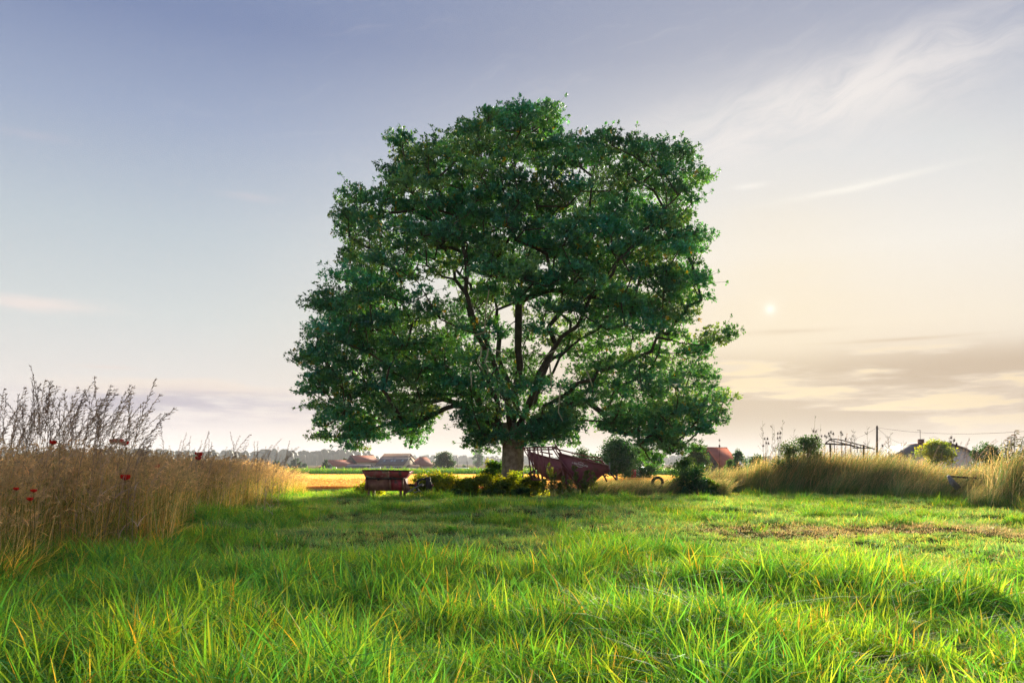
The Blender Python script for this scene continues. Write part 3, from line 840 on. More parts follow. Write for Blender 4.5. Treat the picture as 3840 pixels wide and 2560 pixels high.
#@@OBJECTS
# ================================================================== THE OAK
TY = 31.0
def T(px, py, dy=0.0):
    """point of the tree: drawn position on the tree's own plane, then moved dy metres in depth"""
    p = P(px, py, TY); p.y += dy; return p
OUTLINE = [(1175, 1660), (1190, 1610), (1150, 1560), (1165, 1510), (1115, 1480), (1150, 1400), (1095, 1345), (1110, 1290), (1180, 1240), (1190, 1110), (1265, 1085), (1245, 1020), (1290, 1000), (1270, 900), (1225, 815), (1290, 735),
           (1340, 710), (1415, 720), (1410, 650), (1455, 590), (1470, 530), (1530, 500), (1600, 530), (1700, 525), (1720, 470), (1800, 430), (1880, 415), (1985, 400), (2060, 405), (2120, 450), (2110, 530), (2160, 510),
           (2290, 495), (2370, 520), (2440, 530), (2570, 560), (2590, 620), (2690, 650), (2695, 710), (2640, 770), (2590, 800), (2590, 870), (2680, 890), (2650, 940), (2620, 990), (2665, 1090), (2650, 1180), (2560, 1230),
           (2560, 1270), (2700, 1300), (2680, 1380), (2690, 1450), (2750, 1480), (2715, 1560), (2690, 1600), (2600, 1640), (2560, 1690), (2520, 1760), (2450, 1770), (2420, 1680), (2330, 1640), (2220, 1620), (2180, 1560), (2160, 1640),
           (2080, 1680), (1990, 1690), (1960, 1690), (1830, 1700), (1760, 1640), (1740, 1560), (1660, 1530), (1640, 1580), (1560, 1670), (1480, 1640), (1440, 1590), (1400, 1680), (1340, 1685), (1290, 1620), (1240, 1600), (1190, 1660)]
OP = np.array([[T(*p).x, T(*p).z] for p in OUTLINE])
def poly_dist(q):
    """signed distance to the crown outline, positive inside"""
    a = OP; b = np.roll(OP, -1, 0)
    d = b - a; L2 = (d ** 2).sum(1)
    w = q[:, None] - a[None]
    tt = np.clip((w * d[None]).sum(2) / L2, 0, 1)
    dist = np.linalg.norm(w - tt[..., None] * d[None], axis=2).min(1)
    c1 = a[None, :, 1] > q[:, None, 1]; c2 = b[None, :, 1] > q[:, None, 1]
    with np.errstate(divide='ignore', invalid='ignore'):
        xi = a[None, :, 0] + (q[:, None, 1] - a[None, :, 1]) * d[None, :, 0] / d[None, :, 1]
    inside = ((c1 != c2) & (q[:, None, 0] < xi)).sum(1) % 2 == 1
    return np.where(inside, dist, -dist)

def build_oak():
    tb = base(1917, TY)
    oak = thing('oak_tree', tb, 'great spreading oak with dense dark crown standing alone beyond the lawn', 'tree')
    # ---- puffs of foliage fill the crown
    lo = OP.min(0); hi = OP.max(0)
    cand = rng.uniform(0, 1, (26000, 2)) * (hi - lo) + lo
    s = poly_dist(cand)
    rad = rng.uniform(0.42, 0.95, len(cand))
    RD = 6.6
    half = np.sqrt(np.maximum(0, RD ** 2 - (RD - np.minimum(s, RD)) ** 2))
    u = rng.uniform(-1, 1, len(cand)); u = np.sign(u) * np.abs(u) ** 0.55
    dy = half * u
    ok = s > rad * 0.55
    # projected place must stay inside the outline as well
    k = TY / (TY + dy)
    pr = np.stack([cand[:, 0] * k, EYE + (cand[:, 1] - EYE) * k], 1)
    ok &= poly_dist(pr) > rad * 0.45
    ok &= (np.abs(dy) > 0.45 * half) | (s < 1.6) | (rng.random(len(cand)) < 0.4)
    # hollow round the fork, where limbs show
    hx = cand[:, 0] - T(1960, 1400).x; hz = cand[:, 1] - T(1960, 1400).z
    hollow = (hx / 2.6) ** 2 + (hz / 2.2) ** 2 < 1
    ok &= ~(hollow & (rng.random(len(cand)) < 0.55))
    # hollows between the main boughs: the crown breaks into lobes
    lob = fbm(cand[:, 0] * 0.42 + 0.31 * dy + 7.3, cand[:, 1] * 0.42 - 0.22 * dy + 2.1, 31, 2)
    ok &= (lob > 0.375) | (cand[:, 1] < T(0, 1540).z) | (s < 0.7)
    C = np.stack([cand[:, 0], TY + dy, cand[:, 1]], 1)[ok]; rr = rad[ok]
    keep = []
    for i in range(len(C)):
        if not keep or np.all(np.linalg.norm((C[keep] - C[i]) * (1, 0.8, 1.1), axis=1) > 0.55 * (rr[keep] + rr[i])):
            keep.append(i)
        if len(keep) >= 1000: break
    C = C[keep]; rr = rr[keep]
    # ---- limbs from the fork
    limbs = [[(1905, 1640, 0), (1860, 1575, -.2), (1790, 1490, -.8), (1700, 1400, -1.5), (1600, 1330, -2.2), (1490, 1290, -2.8), (1380, 1290, -3)],
             [(1905, 1640, 0), (1868, 1540, .3), (1815, 1400, .8), (1780, 1250, 1.0), (1740, 1100, .8), (1680, 950, .6), (1620, 800, .5)],
             [(1917, 1650, 0), (1925, 1520, -.4), (1945, 1380, -1.2), (1925, 1200, -1.8), (1915, 1000, -2), (1940, 800, -1.6), (1955, 620, -1)],
             [(1930, 1640, 0), (1985, 1510, .2), (2045, 1330, .6), (2095, 1180, .8), (2150, 1020, 1), (2250, 880, 1.2), (2360, 740, 1.2)],
             [(1935, 1640, 0), (1995, 1585, -.3), (2085, 1510, -.8), (2200, 1430, -1.6), (2330, 1360, -2.4), (2470, 1320, -3), (2580, 1330, -3)],
             [(1938, 1630, 0), (2020, 1580, .5), (2110, 1520, 1.2), (2250, 1500, 1.8), (2400, 1540, 2.2), (2500, 1620, 2.4)],
             [(1895, 1630, 0), (1830, 1570, .6), (1700, 1500, 1.4), (1560, 1490, 1.8), (1420, 1520, 2), (1320, 1580, 2)],
             [(1915, 1640, 0), (1900, 1530, -1.2), (1850, 1400, -2.8), (1800, 1240, -4), (1770, 1080, -4.5), (1740, 930, -4)],
             [(1925, 1640, 0), (1990, 1520, -1.4), (2060, 1370, -3), (2160, 1220, -4), (2270, 1080, -4.4), (2380, 960, -4)],
             [(1915, 1640, 0), (1910, 1480, 1.8), (1880, 1280, 3.4), (1850, 1080, 4.2), (1820, 880, 4)],
             [(1930, 1640, 0), (2000, 1480, 1.8), (2120, 1300, 3.4), (2250, 1180, 4.2), (2400, 1080, 4.2)]]
    nodes = []; par = []; frac = []; limb_paths = []
    def addn(p, q):
        nodes.append(np.array(p)); par.append(q); return len(nodes) - 1
    root = addn(T(1917, 1655), -1)
    for L in limbs:
        prev = root; path = [root]
        pts = [np.array(T(*a)) for a in L]
        for i in range(len(pts) - 1):
            for f in (0.34, 0.67, 1.0):
                p = pts[i] * (1 - f) + pts[i + 1] * f
                if not (i == len(pts) - 2 and f == 1): p = p + rng.normal(0, 0.07 + 0.02 * i, 3)
                prev = addn(p, prev); path.append(prev)
        limb_paths.append(path)
    droop = [(1210, 1640), (1260, 1650), (1340, 1650), (1350, 1685), (1420, 1640), (1390, 1600), (1310, 1610), (1190, 1600), (1500, 1600), (1540, 1645), (1555, 1668), (1520, 1560), (1480, 1540), (1600, 1560), (1570, 1610),
             (1790, 1600), (1812, 1640), (1830, 1680), (1780, 1560), (1760, 1590), (1855, 1640), (1800, 1670), (1990, 1610), (2020, 1640), (2060, 1650), (2100, 1620), (2140, 1590), (1990, 1660), (2120, 1650), (2080, 1560), (2040, 1600),
             (2300, 1600), (2350, 1620), (2420, 1640), (2480, 1680), (2470, 1730), (2500, 1640), (2560, 1640), (2620, 1620), (2660, 1580), (2540, 1690), (2400, 1590), (2700, 1530), (2380, 1660), (2440, 1600), (2580, 1600)]
    dr = []
    for a, b in droop:
        for q in range(2):
            dd_ = random.uniform(-1.3, 1.5) * (0.6 if 1700 < a < 2160 else 1.6)
            dr.append(T(a + random.gauss(0, 14), b + random.gauss(0, 10), dd_)[:])
    dr = np.array(dr); C = np.concatenate([C, dr]); rr = np.concatenate([rr, rng.uniform(0.36, 0.58, len(dr))])
    ends = np.array([nodes[lp[-1]] for lp in limb_paths])
    C = np.concatenate([C, ends, ends + rng.normal(0, .5, ends.shape)]); rr = np.concatenate([rr, np.full(2 * len(ends), 0.75)])
    # ---- branches reach every puff, nearest first
    fork = np.array(T(1917, 1600))
    order = np.argsort(np.linalg.norm(C - fork, axis=1))
    tips = np.zeros(len(C), int)
    for i in order:
        A = np.array(nodes); c = C[i]
        d = c - A; dist = np.linalg.norm(d, axis=1)
        fd = np.linalg.norm(A - fork, axis=1)
        cost = dist + 0.25 * np.maximum(0, fd - np.linalg.norm(c - fork)) + 0.35 * np.maximum(0, -d[:, 2])
        cost[0] += 5
        j = int(np.argmin(cost)); prev = j; n = max(1, int(dist[j] / 0.55))
        a = A[j]
        sag = rng.normal(0, 0.06, 3) * dist[j] + np.array([0, 0, 0.10 * dist[j]])
        for k in range(1, n + 1):
            f = k / n
            p = a * (1 - f) + c * f + sag * 4 * f * (1 - f) * 0.5 + (rng.normal(0, 0.03, 3) if k < n else 0)
            prev = addn(p, prev)
        tips[i] = prev
    N = len(nodes); A = np.array(nodes); par = np.array(par)
    area = np.zeros(N)
    for i in range(N - 1, -1, -1):
        if area[i] == 0: area[i] = 0.010 ** 2.15
        if par[i] >= 0: area[par[i]] += area[i]
    r = area ** (1 / 2.15)
    r *= 0.34 / r[root] * 1.0
    r = np.maximum(r, 0.009)
    kids = [[] for _ in range(N)]
    for i in range(1, N): kids[par[i]].append(i)
    # ---- chains: limbs are parts of their own, the finer wood is one part
    limb_nodes = set()
    for lp in limb_paths:
        mb = MB(); pts = [A[i] for i in lp]
        rads = [max(r[i], 0.02) for i in lp]
        rads[0] = rads[1] * 1.15
        mb.tube(pts, rads, 9, wob=lambda i, an: 1 + 0.06 * np.sin(3 * an + i) + 0.04 * np.sin(7 * an + 2.3 * i))
        mb.build('limb', M_limb, oak, True); limb_nodes.update(lp)
    mb = MB()
    stack = [root]; starts = []
    for i in range(N):
        for k in kids[i]:
            if k in limb_nodes: continue
            main = i not in limb_nodes and k == max(kids[i], key=lambda q: r[q])
            if not main: starts.append((i, k))
    for i, k in starts:
        ch = [i, k]
        while True:
            ks = [q for q in kids[ch[-1]] if q not in limb_nodes]
            if not ks: break
            ch.append(max(ks, key=lambda q: r[q]))
        rads = [r[q] for q in ch]; rads[0] = rads[1]
        mb.tube([A[q] for q in ch], rads, 6 if rads[0] > 0.03 else 4, cap=False)
    mb.build('branches', M_limb, oak, True)
    # ---- trunk with flare and furrowed bark
    mb = MB(); n = 96; rows = 70
    z0 = tb.z - 0.15; z1 = T(1917, 1585).z
    V = []
    for i in range(rows):
        f = i / (rows - 1); z = z0 + (z1 - z0) * f
        cx = tb.x + 0.05 * math.sin(f * 2.2) + (0.02 - tb.x) * 0; cyy = TY
        an = np.arange(n) / n * 2 * np.pi
        rr_ = 0.395 + 0.22 * math.exp(-f * 9) + 0.10 * max(0, f - 0.72)
        lob = 1 + 0.05 * np.sin(3 * an + 1) + 0.04 * np.sin(5 * an + f * 1.5) + 0.06 * math.exp(-f * 6) * np.sin(6 * an)
        fur = fbm(an / (2 * np.pi) * 34 + 0.6 * math.sin(i * 0.5), np.full(n, f * 9.0), 13, 2)
        fur = np.abs(fur - 0.5) * 2
        q = rr_ * lob + 0.05 * np.minimum(fur, 0.45)
        V.append(np.stack([cx + q * np.cos(an), cyy + q * np.sin(an), np.full(n, z)], 1))
    V = np.concatenate(V)
    i0 = np.arange(rows - 1)[:, None] * n; j = np.arange(n)[None]; j2 = (j + 1) % n
    mb.add(V, np.stack([i0 + j, i0 + j2, i0 + n + j2, i0 + n + j], -1).reshape(-1, 4))
    mb.build('trunk', M_bark, oak, True)
    # ---- leaves: rosettes of oak leaves on the outside of every puff
    mb = MB()
    PB = []; AX = []; NR = []; CC = []; LL = []; twigs = []
    dark = np.array((0.024, 0.135, 0.100)); mid = np.array((0.040, 0.215, 0.150)); lite = np.array((0.085, 0.280, 0.160)); yel = np.array((0.20, 0.27, 0.04)); teal = np.array((0.026, 0.200, 0.165))
    cen = np.array(T(1917, 1150))
    for i in range(len(C)):
        m = int(40 * (rr[i] / 0.6) ** 2 * rng.uniform(0.75, 1.2)) + 10
        d = rand_dir(m); d[:, 2] = np.abs(d[:, 2]) * 0.9 + d[:, 2] * 0.25 + 0.06; d = unit(d + 0.35 * unit(C[i] - cen))
        q = C[i] + d * (rr[i] * rng.uniform(0.35, 1.12, (m, 1))) * (1, 1, 0.82)
        spr = rng.random(m) < 0.07
        q[spr] += d[spr] * rng.uniform(0.10, 0.34, (spr.sum(), 1))
        for e in q[spr]: twigs.append((C[i], e))
        for e in q[~spr][:3]: twigs.append((C[i], e))
        nl = 11
        tone = rng.random()
        bc = dark * (1 - tone) + mid * tone
        if rng.random() < 0.22: bc = teal
        if rng.random() < 0.15: bc = lite * 0.85
        puffc = bc * rng.uniform(0.8, 1.25)
        qb = np.repeat(q, nl, 0); dd = np.repeat(d, nl, 0)
        k = len(qb)
        ax = unit(dd * 0.55 + rng.normal(0, 0.62, (k, 3)) + np.array([0, 0, 0.05]))
        nr = unit(np.array([0, 0, 0.8]) + dd * 0.6 + rng.normal(0, 0.45, (k, 3)))
        c = puffc[None] * np.repeat(rng.uniform(0.65, 1.4, (m, 1)), nl, 0) * rng.uniform(0.8, 1.2, (k, 1)) * (1 + rng.normal(0, 0.07, (k, 3)))
        ys_ = np.repeat(rng.random(m) < 0.012, nl); c[ys_] = yel * rng.uniform(0.5, 1.0, (ys_.sum(), 1))
        PB.append(qb + rng.normal(0, 0.03, (k, 3))); AX.append(ax); NR.append(nr); CC.append(np.clip(c, 0.004, 1)); LL.append(rng.uniform(0.070, 0.125, k))
    PB = np.concatenate(PB); AX = np.concatenate(AX); NR = np.concatenate(NR); CC = np.concatenate(CC); LL = np.concatenate(LL)
    leaf_quads(mb, PB, AX, NR, LL, LL * 0.56, CC, 0.18)
    print('oak leaves', len(PB), 'puffs', len(C), 'nodes', N)
    mb.build('crown', M_oak, oak, False)
    mb = MB()
    for a, e in twigs: mb.tube([a, a * .45 + e * .55 + (0, 0, .04), e], [.009, .007, .004], 3, cap=False)
    tag(mb.build('twigs', M_limb, oak, False), kind='stuff')
    # ---- bare dead branches with pale lichen on the camera side
    for path in ([(1800, 1335, -5), (1834, 1328, -5.2), (1838, 1290, -5.4), (1840, 1250, -5.5), (1848, 1215, -5.6), (1849, 1203, -5.6)],
                 [(1846, 1290, -5.4), (1862, 1265, -5.5), (1876, 1258, -5.6), (1880, 1248, -5.6)],
                 [(1824, 1375, -5.2), (1823, 1400, -5.3), (1815, 1420, -5.4), (1826, 1440, -5.5), (1830, 1448, -5.5)],
                 [(1846, 1378, -5.2), (1843, 1400, -5.3), (1836, 1422, -5.4), (1846, 1440, -5.5), (1845, 1462, -5.5)],
                 [(1862, 1382, -5.2), (1885, 1390, -5.3), (1912, 1398, -5.4)],
                 [(1790, 1450, -5), (1792, 1475, -5), (1793, 1500, -5)],
                 [(2010, 1415, -4.6), (2025, 1400, -5), (2045, 1388, -5.2), (2060, 1383, -5.3), (2080, 1370, -5.4)],
                 [(2030, 1397, -5.0), (2005, 1396, -5.2), (1985, 1386, -5.3)],
                 [(2040, 1420, -4.6), (2044, 1460, -4.7), (2045, 1500, -4.8)],
                 [(2078, 1480, -4), (2074, 1530, -4.2), (2070, 1570, -4.2), (2085, 1600, -4.2)],
                 [(2160, 1440, -4.4), (2170, 1465, -4.5), (2178, 1490, -4.5)]):
        mb = MB(); m = len(path)
        mb.tube([T(a, b, c) for a, b, c in path], [0.030 * (1 - 0.6 * i / m) for i in range(m)], 5)
        mb.build('dead_branch', M_deadwood, oak, True)
build_oak()
#@@FARM
# ================================================================== OLD MACHINES
def at(px, py, Y): return P(px, py, Y)

def bunker():
    """maroon steel hopper with a barred cage at its high end"""
    Y0 = 26.6; Y1 = 28.3                                   # near side and far side
    b = thing('harvest_hopper', base(2140, 27.4), 'rusty maroon steel hopper with barred cage and white lettering beside the oak trunk', 'farm machine')
    def pt(u, v, Y=Y0): return P(1940 + u * 0.16157, 1660 + v * 0.16157, Y)
    def far(u, v): p = pt(u, v, Y0); return Vector((p.x, Y1, p.z))
    # near side plate
    m = MB()
    side = [(950, 245), (2110, 540), (2132, 665), (1960, 770), (1820, 860), (1690, 1010), (1480, 1060), (1330, 860), (1180, 700), (1050, 600)]
    m.slab([pt(*s) for s in side], (0, 1, 0), 0.02); plate = m.build('side_plate', M_maroon, b)
    m = MB(); m.beam(pt(940, 238) + Vector((0, -.02, 0)), pt(2112, 538) + Vector((0, -.02, 0)), 0.075, 0.06); m.build('top_rim', M_maroon_dk, b)
    m = MB(); m.beam(pt(2112, 545) + Vector((0, -.02, 0)), pt(2134, 668) + Vector((0, -.02, 0)), 0.06, 0.05); m.build('end_rim', M_maroon_dk, b)
    # far side plate, shifted towards the cage
    m = MB()
    m.slab([far(*s) for s in [(300, 195), (880, 365), (2040, 560), (2060, 660), (1700, 900), (900, 900), (620, 800), (450, 590)]], (0, 1, 0), 0.02); m.build('side_plate', M_maroon, b)
    m = MB(); m.beam(far(295, 195), far(885, 365), 0.05); m.beam(far(885, 365), far(2045, 560), 0.05); m.build('top_rim', M_maroon_dk, b)
    # sloping floor joining the plates
    m = MB()
    fl = [(1050, 605), (1180, 705), (1480, 1050), (1690, 1000), (1960, 765)]
    for (a, c) in zip(fl[:-1], fl[1:]):
        m.slab([pt(*a) + Vector((0, .02, 0)), pt(*c) + Vector((0, .02, 0)), far(*c), far(*a)], (0, 0, 1), 0.02)
    m.build('floor_plate', M_maroon, b)
    m = MB()
    m.slab([pt(2108, 560) + Vector((0, .02, 0)), pt(2130, 665) + Vector((0, .02, 0)), far(2130, 665), far(2108, 560)], (1, 0, 0), 0.02); m.build('end_plate', M_maroon, b)
    # stiffening legs below the plate
    for u0, v0, u1, v1 in ((1050, 610, 1150, 1020), (1165, 700, 1180, 1090), (1720, 960, 1730, 1130)):
        m = MB(); m.beam(pt(u0, v0) + Vector((0, .12, 0)), pt(u1, v1) + Vector((0, .12, 0)), 0.09, 0.07); m.build('leg', M_maroon_dk, b)
    for u0, v0, u1, v1 in ((620, 800, 640, 1110), (1560, 900, 1570, 1110)):
        m = MB(); m.beam(far(u0, v0), far(u1, v1), 0.09, 0.07); m.build('leg', M_maroon_dk, b)
    # cage
    m = MB(); m.beam(pt(120, 112), pt(905, 98), 0.055, 0.05); m.build('cage_rail', M_maroon_dk, b)
    m = MB(); m.beam(far(230, 142), far(880, 132), 0.05, 0.05); m.build('cage_rail', M_maroon_dk, b)
    m = MB(); m.beam(pt(125, 112), far(235, 142), 0.05); m.build('cage_rail', M_maroon_dk, b)
    m = MB(); m.beam(pt(895, 100), far(880, 132), 0.05); m.build('cage_rail', M_maroon_dk, b)
    m = MB(); m.beam(pt(330, 850), pt(850, 855), 0.05, 0.05); m.build('cage_rail', M_maroon_dk, b)
    for (u0, v0, u1, v1, w) in ((235, 125, 335, 850, 0.085), (285, 125, 415, 850, 0.065), (395, 122, 500, 850, 0.06), (465, 120, 580, 850, 0.065), (552, 118, 690, 852, 0.07), (718, 112, 842, 852, 0.08)):
        m = MB(); m.beam(pt(u0, v0) + Vector((0, .03, 0)), pt(u1, v1) + Vector((0, .03, 0)), w, 0.045); m.build('cage_bar', M_maroon_dk, b)
    for (u0, v0, u1, v1, w) in ((395, 140, 455, 640, 0.04), (300, 145, 330, 400, 0.05)):
        m = MB(); m.beam(far(u0, v0), far(u1, v1), w, 0.045); m.build('cage_bar', M_maroon_dk, b)
    # braces
    for (u0, v0, u1, v1, w) in ((130, 120, 440, 620, 0.05), (810, 120, 930, 300, 0.075), (870, 110, 965, 290, 0.07), (880, 235, 1340, 860, 0.055), (960, 360, 1060, 610, 0.05), (340, 850, 420, 640, 0.03)):
        m = MB(); m.beam(pt(u0, v0) + Vector((0, -.045, 0)), pt(u1, v1) + Vector((0, -.045, 0)), w, 0.035); m.build('brace', M_maroon_dk, b)
    m = MB(); m.beam(far(930, 0) , far(1105, 245), 0.05); m.build('brace', M_maroon_dk, b)
    m = MB(); m.beam(far(560, 185), far(880, 250), 0.045); m.build('brace', M_maroon_dk, b)
    # hand rail
    m = MB(); m.tube([far(905, 100), far(1150, 160), far(1400, 225), far(1700, 295), far(2020, 335), far(2075, 348), far(2100, 375), far(2098, 530)], 0.024, 6); m.build('hand_rail', M_brownrust, b, True)
    # arched auger covers above the rim
    for (u, v, w, h) in ((1600, 425, 95, 68), (1710, 455, 105, 80), (1915, 520, 170, 145)):
        m = MB()
        arc = []
        for k in range(11):
            a = math.pi * k / 10
            p = pt(u - w * math.cos(a), v - h * math.sin(a) + 0.12 * (-w * math.cos(a) + w)); p.y = Y0 + 0.5; arc.append(p)
        m.tube(arc, 0.026, 6); m.build('auger_hoop', M_maroon_dk, b, True)
    # end post and drawbar
    m = MB(); p = pt(2142, 450); q = pt(2142, 760); m.beam(p, q, 0.035); m.build('end_post', M_steelp, b)
    m = MB(); m.beam(pt(2160, 690), pt(2300, 860), 0.05); m.beam(pt(2000, 730), pt(2080, 900), 0.05); m.build('drawbar', M_iron, b)
    # drive box under the cage
    m = MB(); m.box(*(pt(1000, 730) + Vector((0, .5, 0))), 0.30, 0.30, 0.28); m.tube([pt(945, 760) + Vector((0, .3, 0)), pt(1060, 640) + Vector((0, .3, 0))], 0.04, 6); m.build('gear_box', M_brownrust, b)
    m = MB()
    m.tube([pt(265, 740) + Vector((0, .2, 0)), pt(290, 700) + Vector((0, .2, 0)), pt(420, 640) + Vector((0, .2, 0))], [0.05, 0.035, 0.03], 6); m.build('hook', M_iron, b)
    # painted mark: name between arrow heads, crossed by an open diamond
    o = pt(1250, 452) + Vector((0, -0.004, 0)); e = pt(1650, 552) + Vector((0, -0.004, 0))
    d = (e - o); Lm = d.length; d.normalize(); up = Vector((0, -1, 0)).cross(d)
    if up.z < 0: up = -up
    m = MB()
    def q2(x, y): return o + d * x * Lm + up * y * Lm
    def stroke(a, c, w, mm=None):
        a = q2(*a); c = q2(*c); t_ = (c - a).normalized(); s_ = t_.cross(Vector((0, 1, 0))) * w * Lm * 0.5
        m.slab([a - s_, c - s_, c + s_, a + s_], (0, -1, 0), 0.003)
    m.slab([q2(0.02, 0.0), q2(0.085, 0.035), q2(0.085, -0.03)], (0, -1, 0), 0.003); m.build('emblem_arrow', M_paintw, b); m = MB()
    m.slab([q2(1.0, -0.005), q2(0.885, 0.06), q2(0.885, -0.055)], (0, -1, 0), 0.003); m.build('emblem_arrow', M_paintw, b)
    for y in (0.030, -0.022):
        m = MB(); m.slab([q2(0.12, y - 0.014), q2(0.145, y - 0.014), q2(0.145, y + 0.014), q2(0.12, y + 0.014)], (0, -1, 0), 0.003); m.build('emblem_dot', M_paintw, b)
    for a, c in (((0.37, 0.085), (0.545, 0.145)), ((0.545, 0.145), (0.70, 0.085)), ((0.33, -0.085), (0.50, -0.145)), ((0.50, -0.145), (0.68, -0.085))):
        m = MB(); stroke(a, c, 0.024); m.build('emblem_stroke', M_paintw, b)
    cu = bpy.data.curves.new('lettering', 'FONT'); cu.body = 'MATHIAUT'; cu.size = 1.0; cu.align_x = 'LEFT'; cu.extrude = 0.002; cu.offset = 0.012
    to = bpy.data.objects.new('lettering_text', cu); COL.objects.link(to)
    bpy.context.view_layer.update()
    me = bpy.data.meshes.new_from_object(to.evaluated_get(bpy.context.evaluated_depsgraph_get()))
    bpy.data.objects.remove(to)
    co = np.array([v.co[:] for v in me.vertices])
    w0, w1 = co[:, 0].min(), co[:, 0].max(); h1 = co[:, 1].max()
    for v in me.vertices:
        p = q2(0.17 + (v.co.x - w0) / (w1 - w0) * 0.70, -0.048 + v.co.y / h1 * 0.100)
        v.co = p + Vector((0, -1, 0)) * (0.003 if v.co.z > 0 else 0.0)
    me.materials.clear(); me.materials.append(M_paintw)
    lo = bpy.data.objects.new('lettering', me); COL.objects.link(lo)
    lo.parent = b; lo.matrix_parent_inverse = b.matrix_basis.inverted()
    lo['label'] = 'white painted name MATHIAUT on the maroon plate'
bunker()

def spreader():
    Y0 = 25.4; D = 1.15
    b = thing('manure_spreader', base(1450, 26), 'small red and lichen-grey flared trailer hopper rusting in the grass', 'farm machine')
    def pt(u, v, dy=0.0):
        p = P(1340 + u * 0.13605, 1740 + v * 0.13605, Y0); p.y += dy; return p
    s = 0.012
    def panel(quad, dy0, dy1, mat_, name):
        m = MB(); a, c, e, f = quad
        m.slab([pt(*a, dy0), pt(*c, dy0), pt(*e, dy1), pt(*f, dy1)], (0, 1, 0), s * 1.5); return m.build(name, mat_, b)
    panel([(150, 172), (880, 168), (880, 385), (240, 385)], -0.12, 0.0, M_lichen, 'upper_board')
    panel([(884, 168), (1430, 186), (1252, 395), (884, 387)], -0.12, 0.0, M_redpaint, 'upper_board')
    panel([(240, 400), (905, 400), (905, 735), (205, 722)], 0.0, 0.06, M_brownrust, 'lower_board')
    panel([(911, 400), (1255, 402), (1275, 735), (911, 735)], 0.0, 0.06, M_redpaint, 'lower_board')
    # back and ends
    m = MB(); m.slab([pt(150, 172, D + .12), pt(1430, 186, D + .12), pt(1252, 395, D), pt(240, 385, D)], (0, 1, 0), s)
    m.slab([pt(240, 385, D), pt(1252, 395, D), pt(1275, 735, D - .06), pt(205, 722, D - .06)], (0, 1, 0), s); m.build('back_board', M_brownrust, b)
    m = MB(); m.slab([pt(152, 174, -.118), pt(152, 174, D + .118), pt(240, 385, D), pt(240, 385, 0.01)], (-1, 0, 0), s); m.build('flared_end', M_redpaint, b)
    m = MB(); m.slab([pt(1430, 188, -.118), pt(1430, 188, D + .118), pt(1252, 395, D), pt(1252, 395, 0.01)], (1, 0, 0), s); m.build('flared_end', M_redpaint, b)
    m = MB(); m.slab([pt(240, 400, .02), pt(240, 400, D - .02), pt(207, 715, D - .06), pt(207, 715, .07)], (-1, 0, 0), s); m.build('end_wall', M_brownrust, b); m = MB(); m.slab([pt(1255, 402, .02), pt(1255, 402, D - .02), pt(1275, 730, D - .06), pt(1275, 730, .07)], (1, 0, 0), s); m.build('end_wall', M_brownrust, b)
    # dark shaft between the boards, posts and brackets
    m = MB(); m.tube([pt(225, 392, -.03), pt(1270, 398, -.03)], 0.022, 8); m.build('hinge_shaft', M_iron, b, True)
    for u, v in ((262, 385), (585, 405), (912, 392), (1245, 398)):
        m = MB(); m.box(*pt(u, v, -.035), 0.06, 0.05, 0.075); m.build('bracket', M_iron, b)
    for u in (250, 905, 1245):
        m = MB(); m.beam(pt(u, 410, -.02), pt(u + (8 if u > 600 else -25), 725, .03), 0.05, 0.04); m.build('post', M_brownrust, b)
    m = MB(); m.beam(pt(152, 168, -.125), pt(560, 160, -.125), 0.035); m.beam(pt(560, 160, -.125), pt(1428, 184, -.125), 0.035); m.build('top_rim', M_iron, b)
    for u in (300, 1180):
        for dy in (0.12, D - 0.12):
            p = pt(u, 715, dy); m = MB(); m.beam(p, Vector((p.x, p.y, gz1(p.x, p.y) - .06)), 0.08, 0.06); m.build('leg', M_brownrust, b)
    # drawbar, wheel, shafts to the right
    m = MB(); m.beam(pt(1330, 585, .35), pt(1760, 592, .35), 0.07, 0.07); m.beam(pt(1330, 585, .85), pt(1760, 592, .6), 0.07, 0.07); m.build('drawbar', M_iron, b)
    m = MB(); m.slab([pt(1282, 420, .2), pt(1340, 540, .2), pt(1420, 620, .2), pt(1440, 740, .2), pt(1300, 780, .2)], (0, 1, 0), 0.02); m.build('guard_plate', M_brownrust, b)
    m = MB(); m.tube([pt(1590, 620, .2), pt(1588, 540, .2), pt(1600, 480, .2)], [0.03, 0.03, 0.02], 6); m.build('lever', M_redpaint, b)
    m = MB(); m.tube([pt(1325, 800, 0.0), pt(1560, 660, .08), pt(1775, 545, .15)], 0.024, 6); m.tube([pt(1420, 790, .1), pt(1520, 720, .1), pt(1560, 780, .1), pt(1690, 740, .15)], 0.02, 5); m.build('drive_shaft', M_steelp, b, True)
    c = pt(1800, 610, .35)
    rim_w = MB(); ring = []
    for rr, yy in ((0.20, -.09), (0.245, -.09), (0.265, -.05), (0.265, .05), (0.245, .09), (0.20, .09)): ring.append((rr, yy))
    n = 28; V = []
    for i in range(n):
        a = 2 * math.pi * i / n
        for rr, yy in ring:
            g = rr + (0.012 if (i % 2 == 0 and rr > 0.25) else 0)
            V.append((c.x + g * math.cos(a), c.y + yy, c.z + g * math.sin(a)))
    k = len(ring)
    rim_w.add(V, [(i * k + j, ((i + 1) % n) * k + j, ((i + 1) % n) * k + (j + 1) % k, i * k + (j + 1) % k) for i in range(n) for j in range(k)])
    wheel = rim_w.build('wheel', M_rubber, b)
    m = MB(); m.tube([c + Vector((0, -.05, 0)), c + Vector((0, .05, 0))], 0.20, 20); m.tube([c + Vector((0, -.12, 0)), c + Vector((0, .1, 0))], 0.05, 10)
    r_ = m.build('rim', M_iron, wheel); r_.matrix_parent_inverse = b.matrix_basis.inverted()
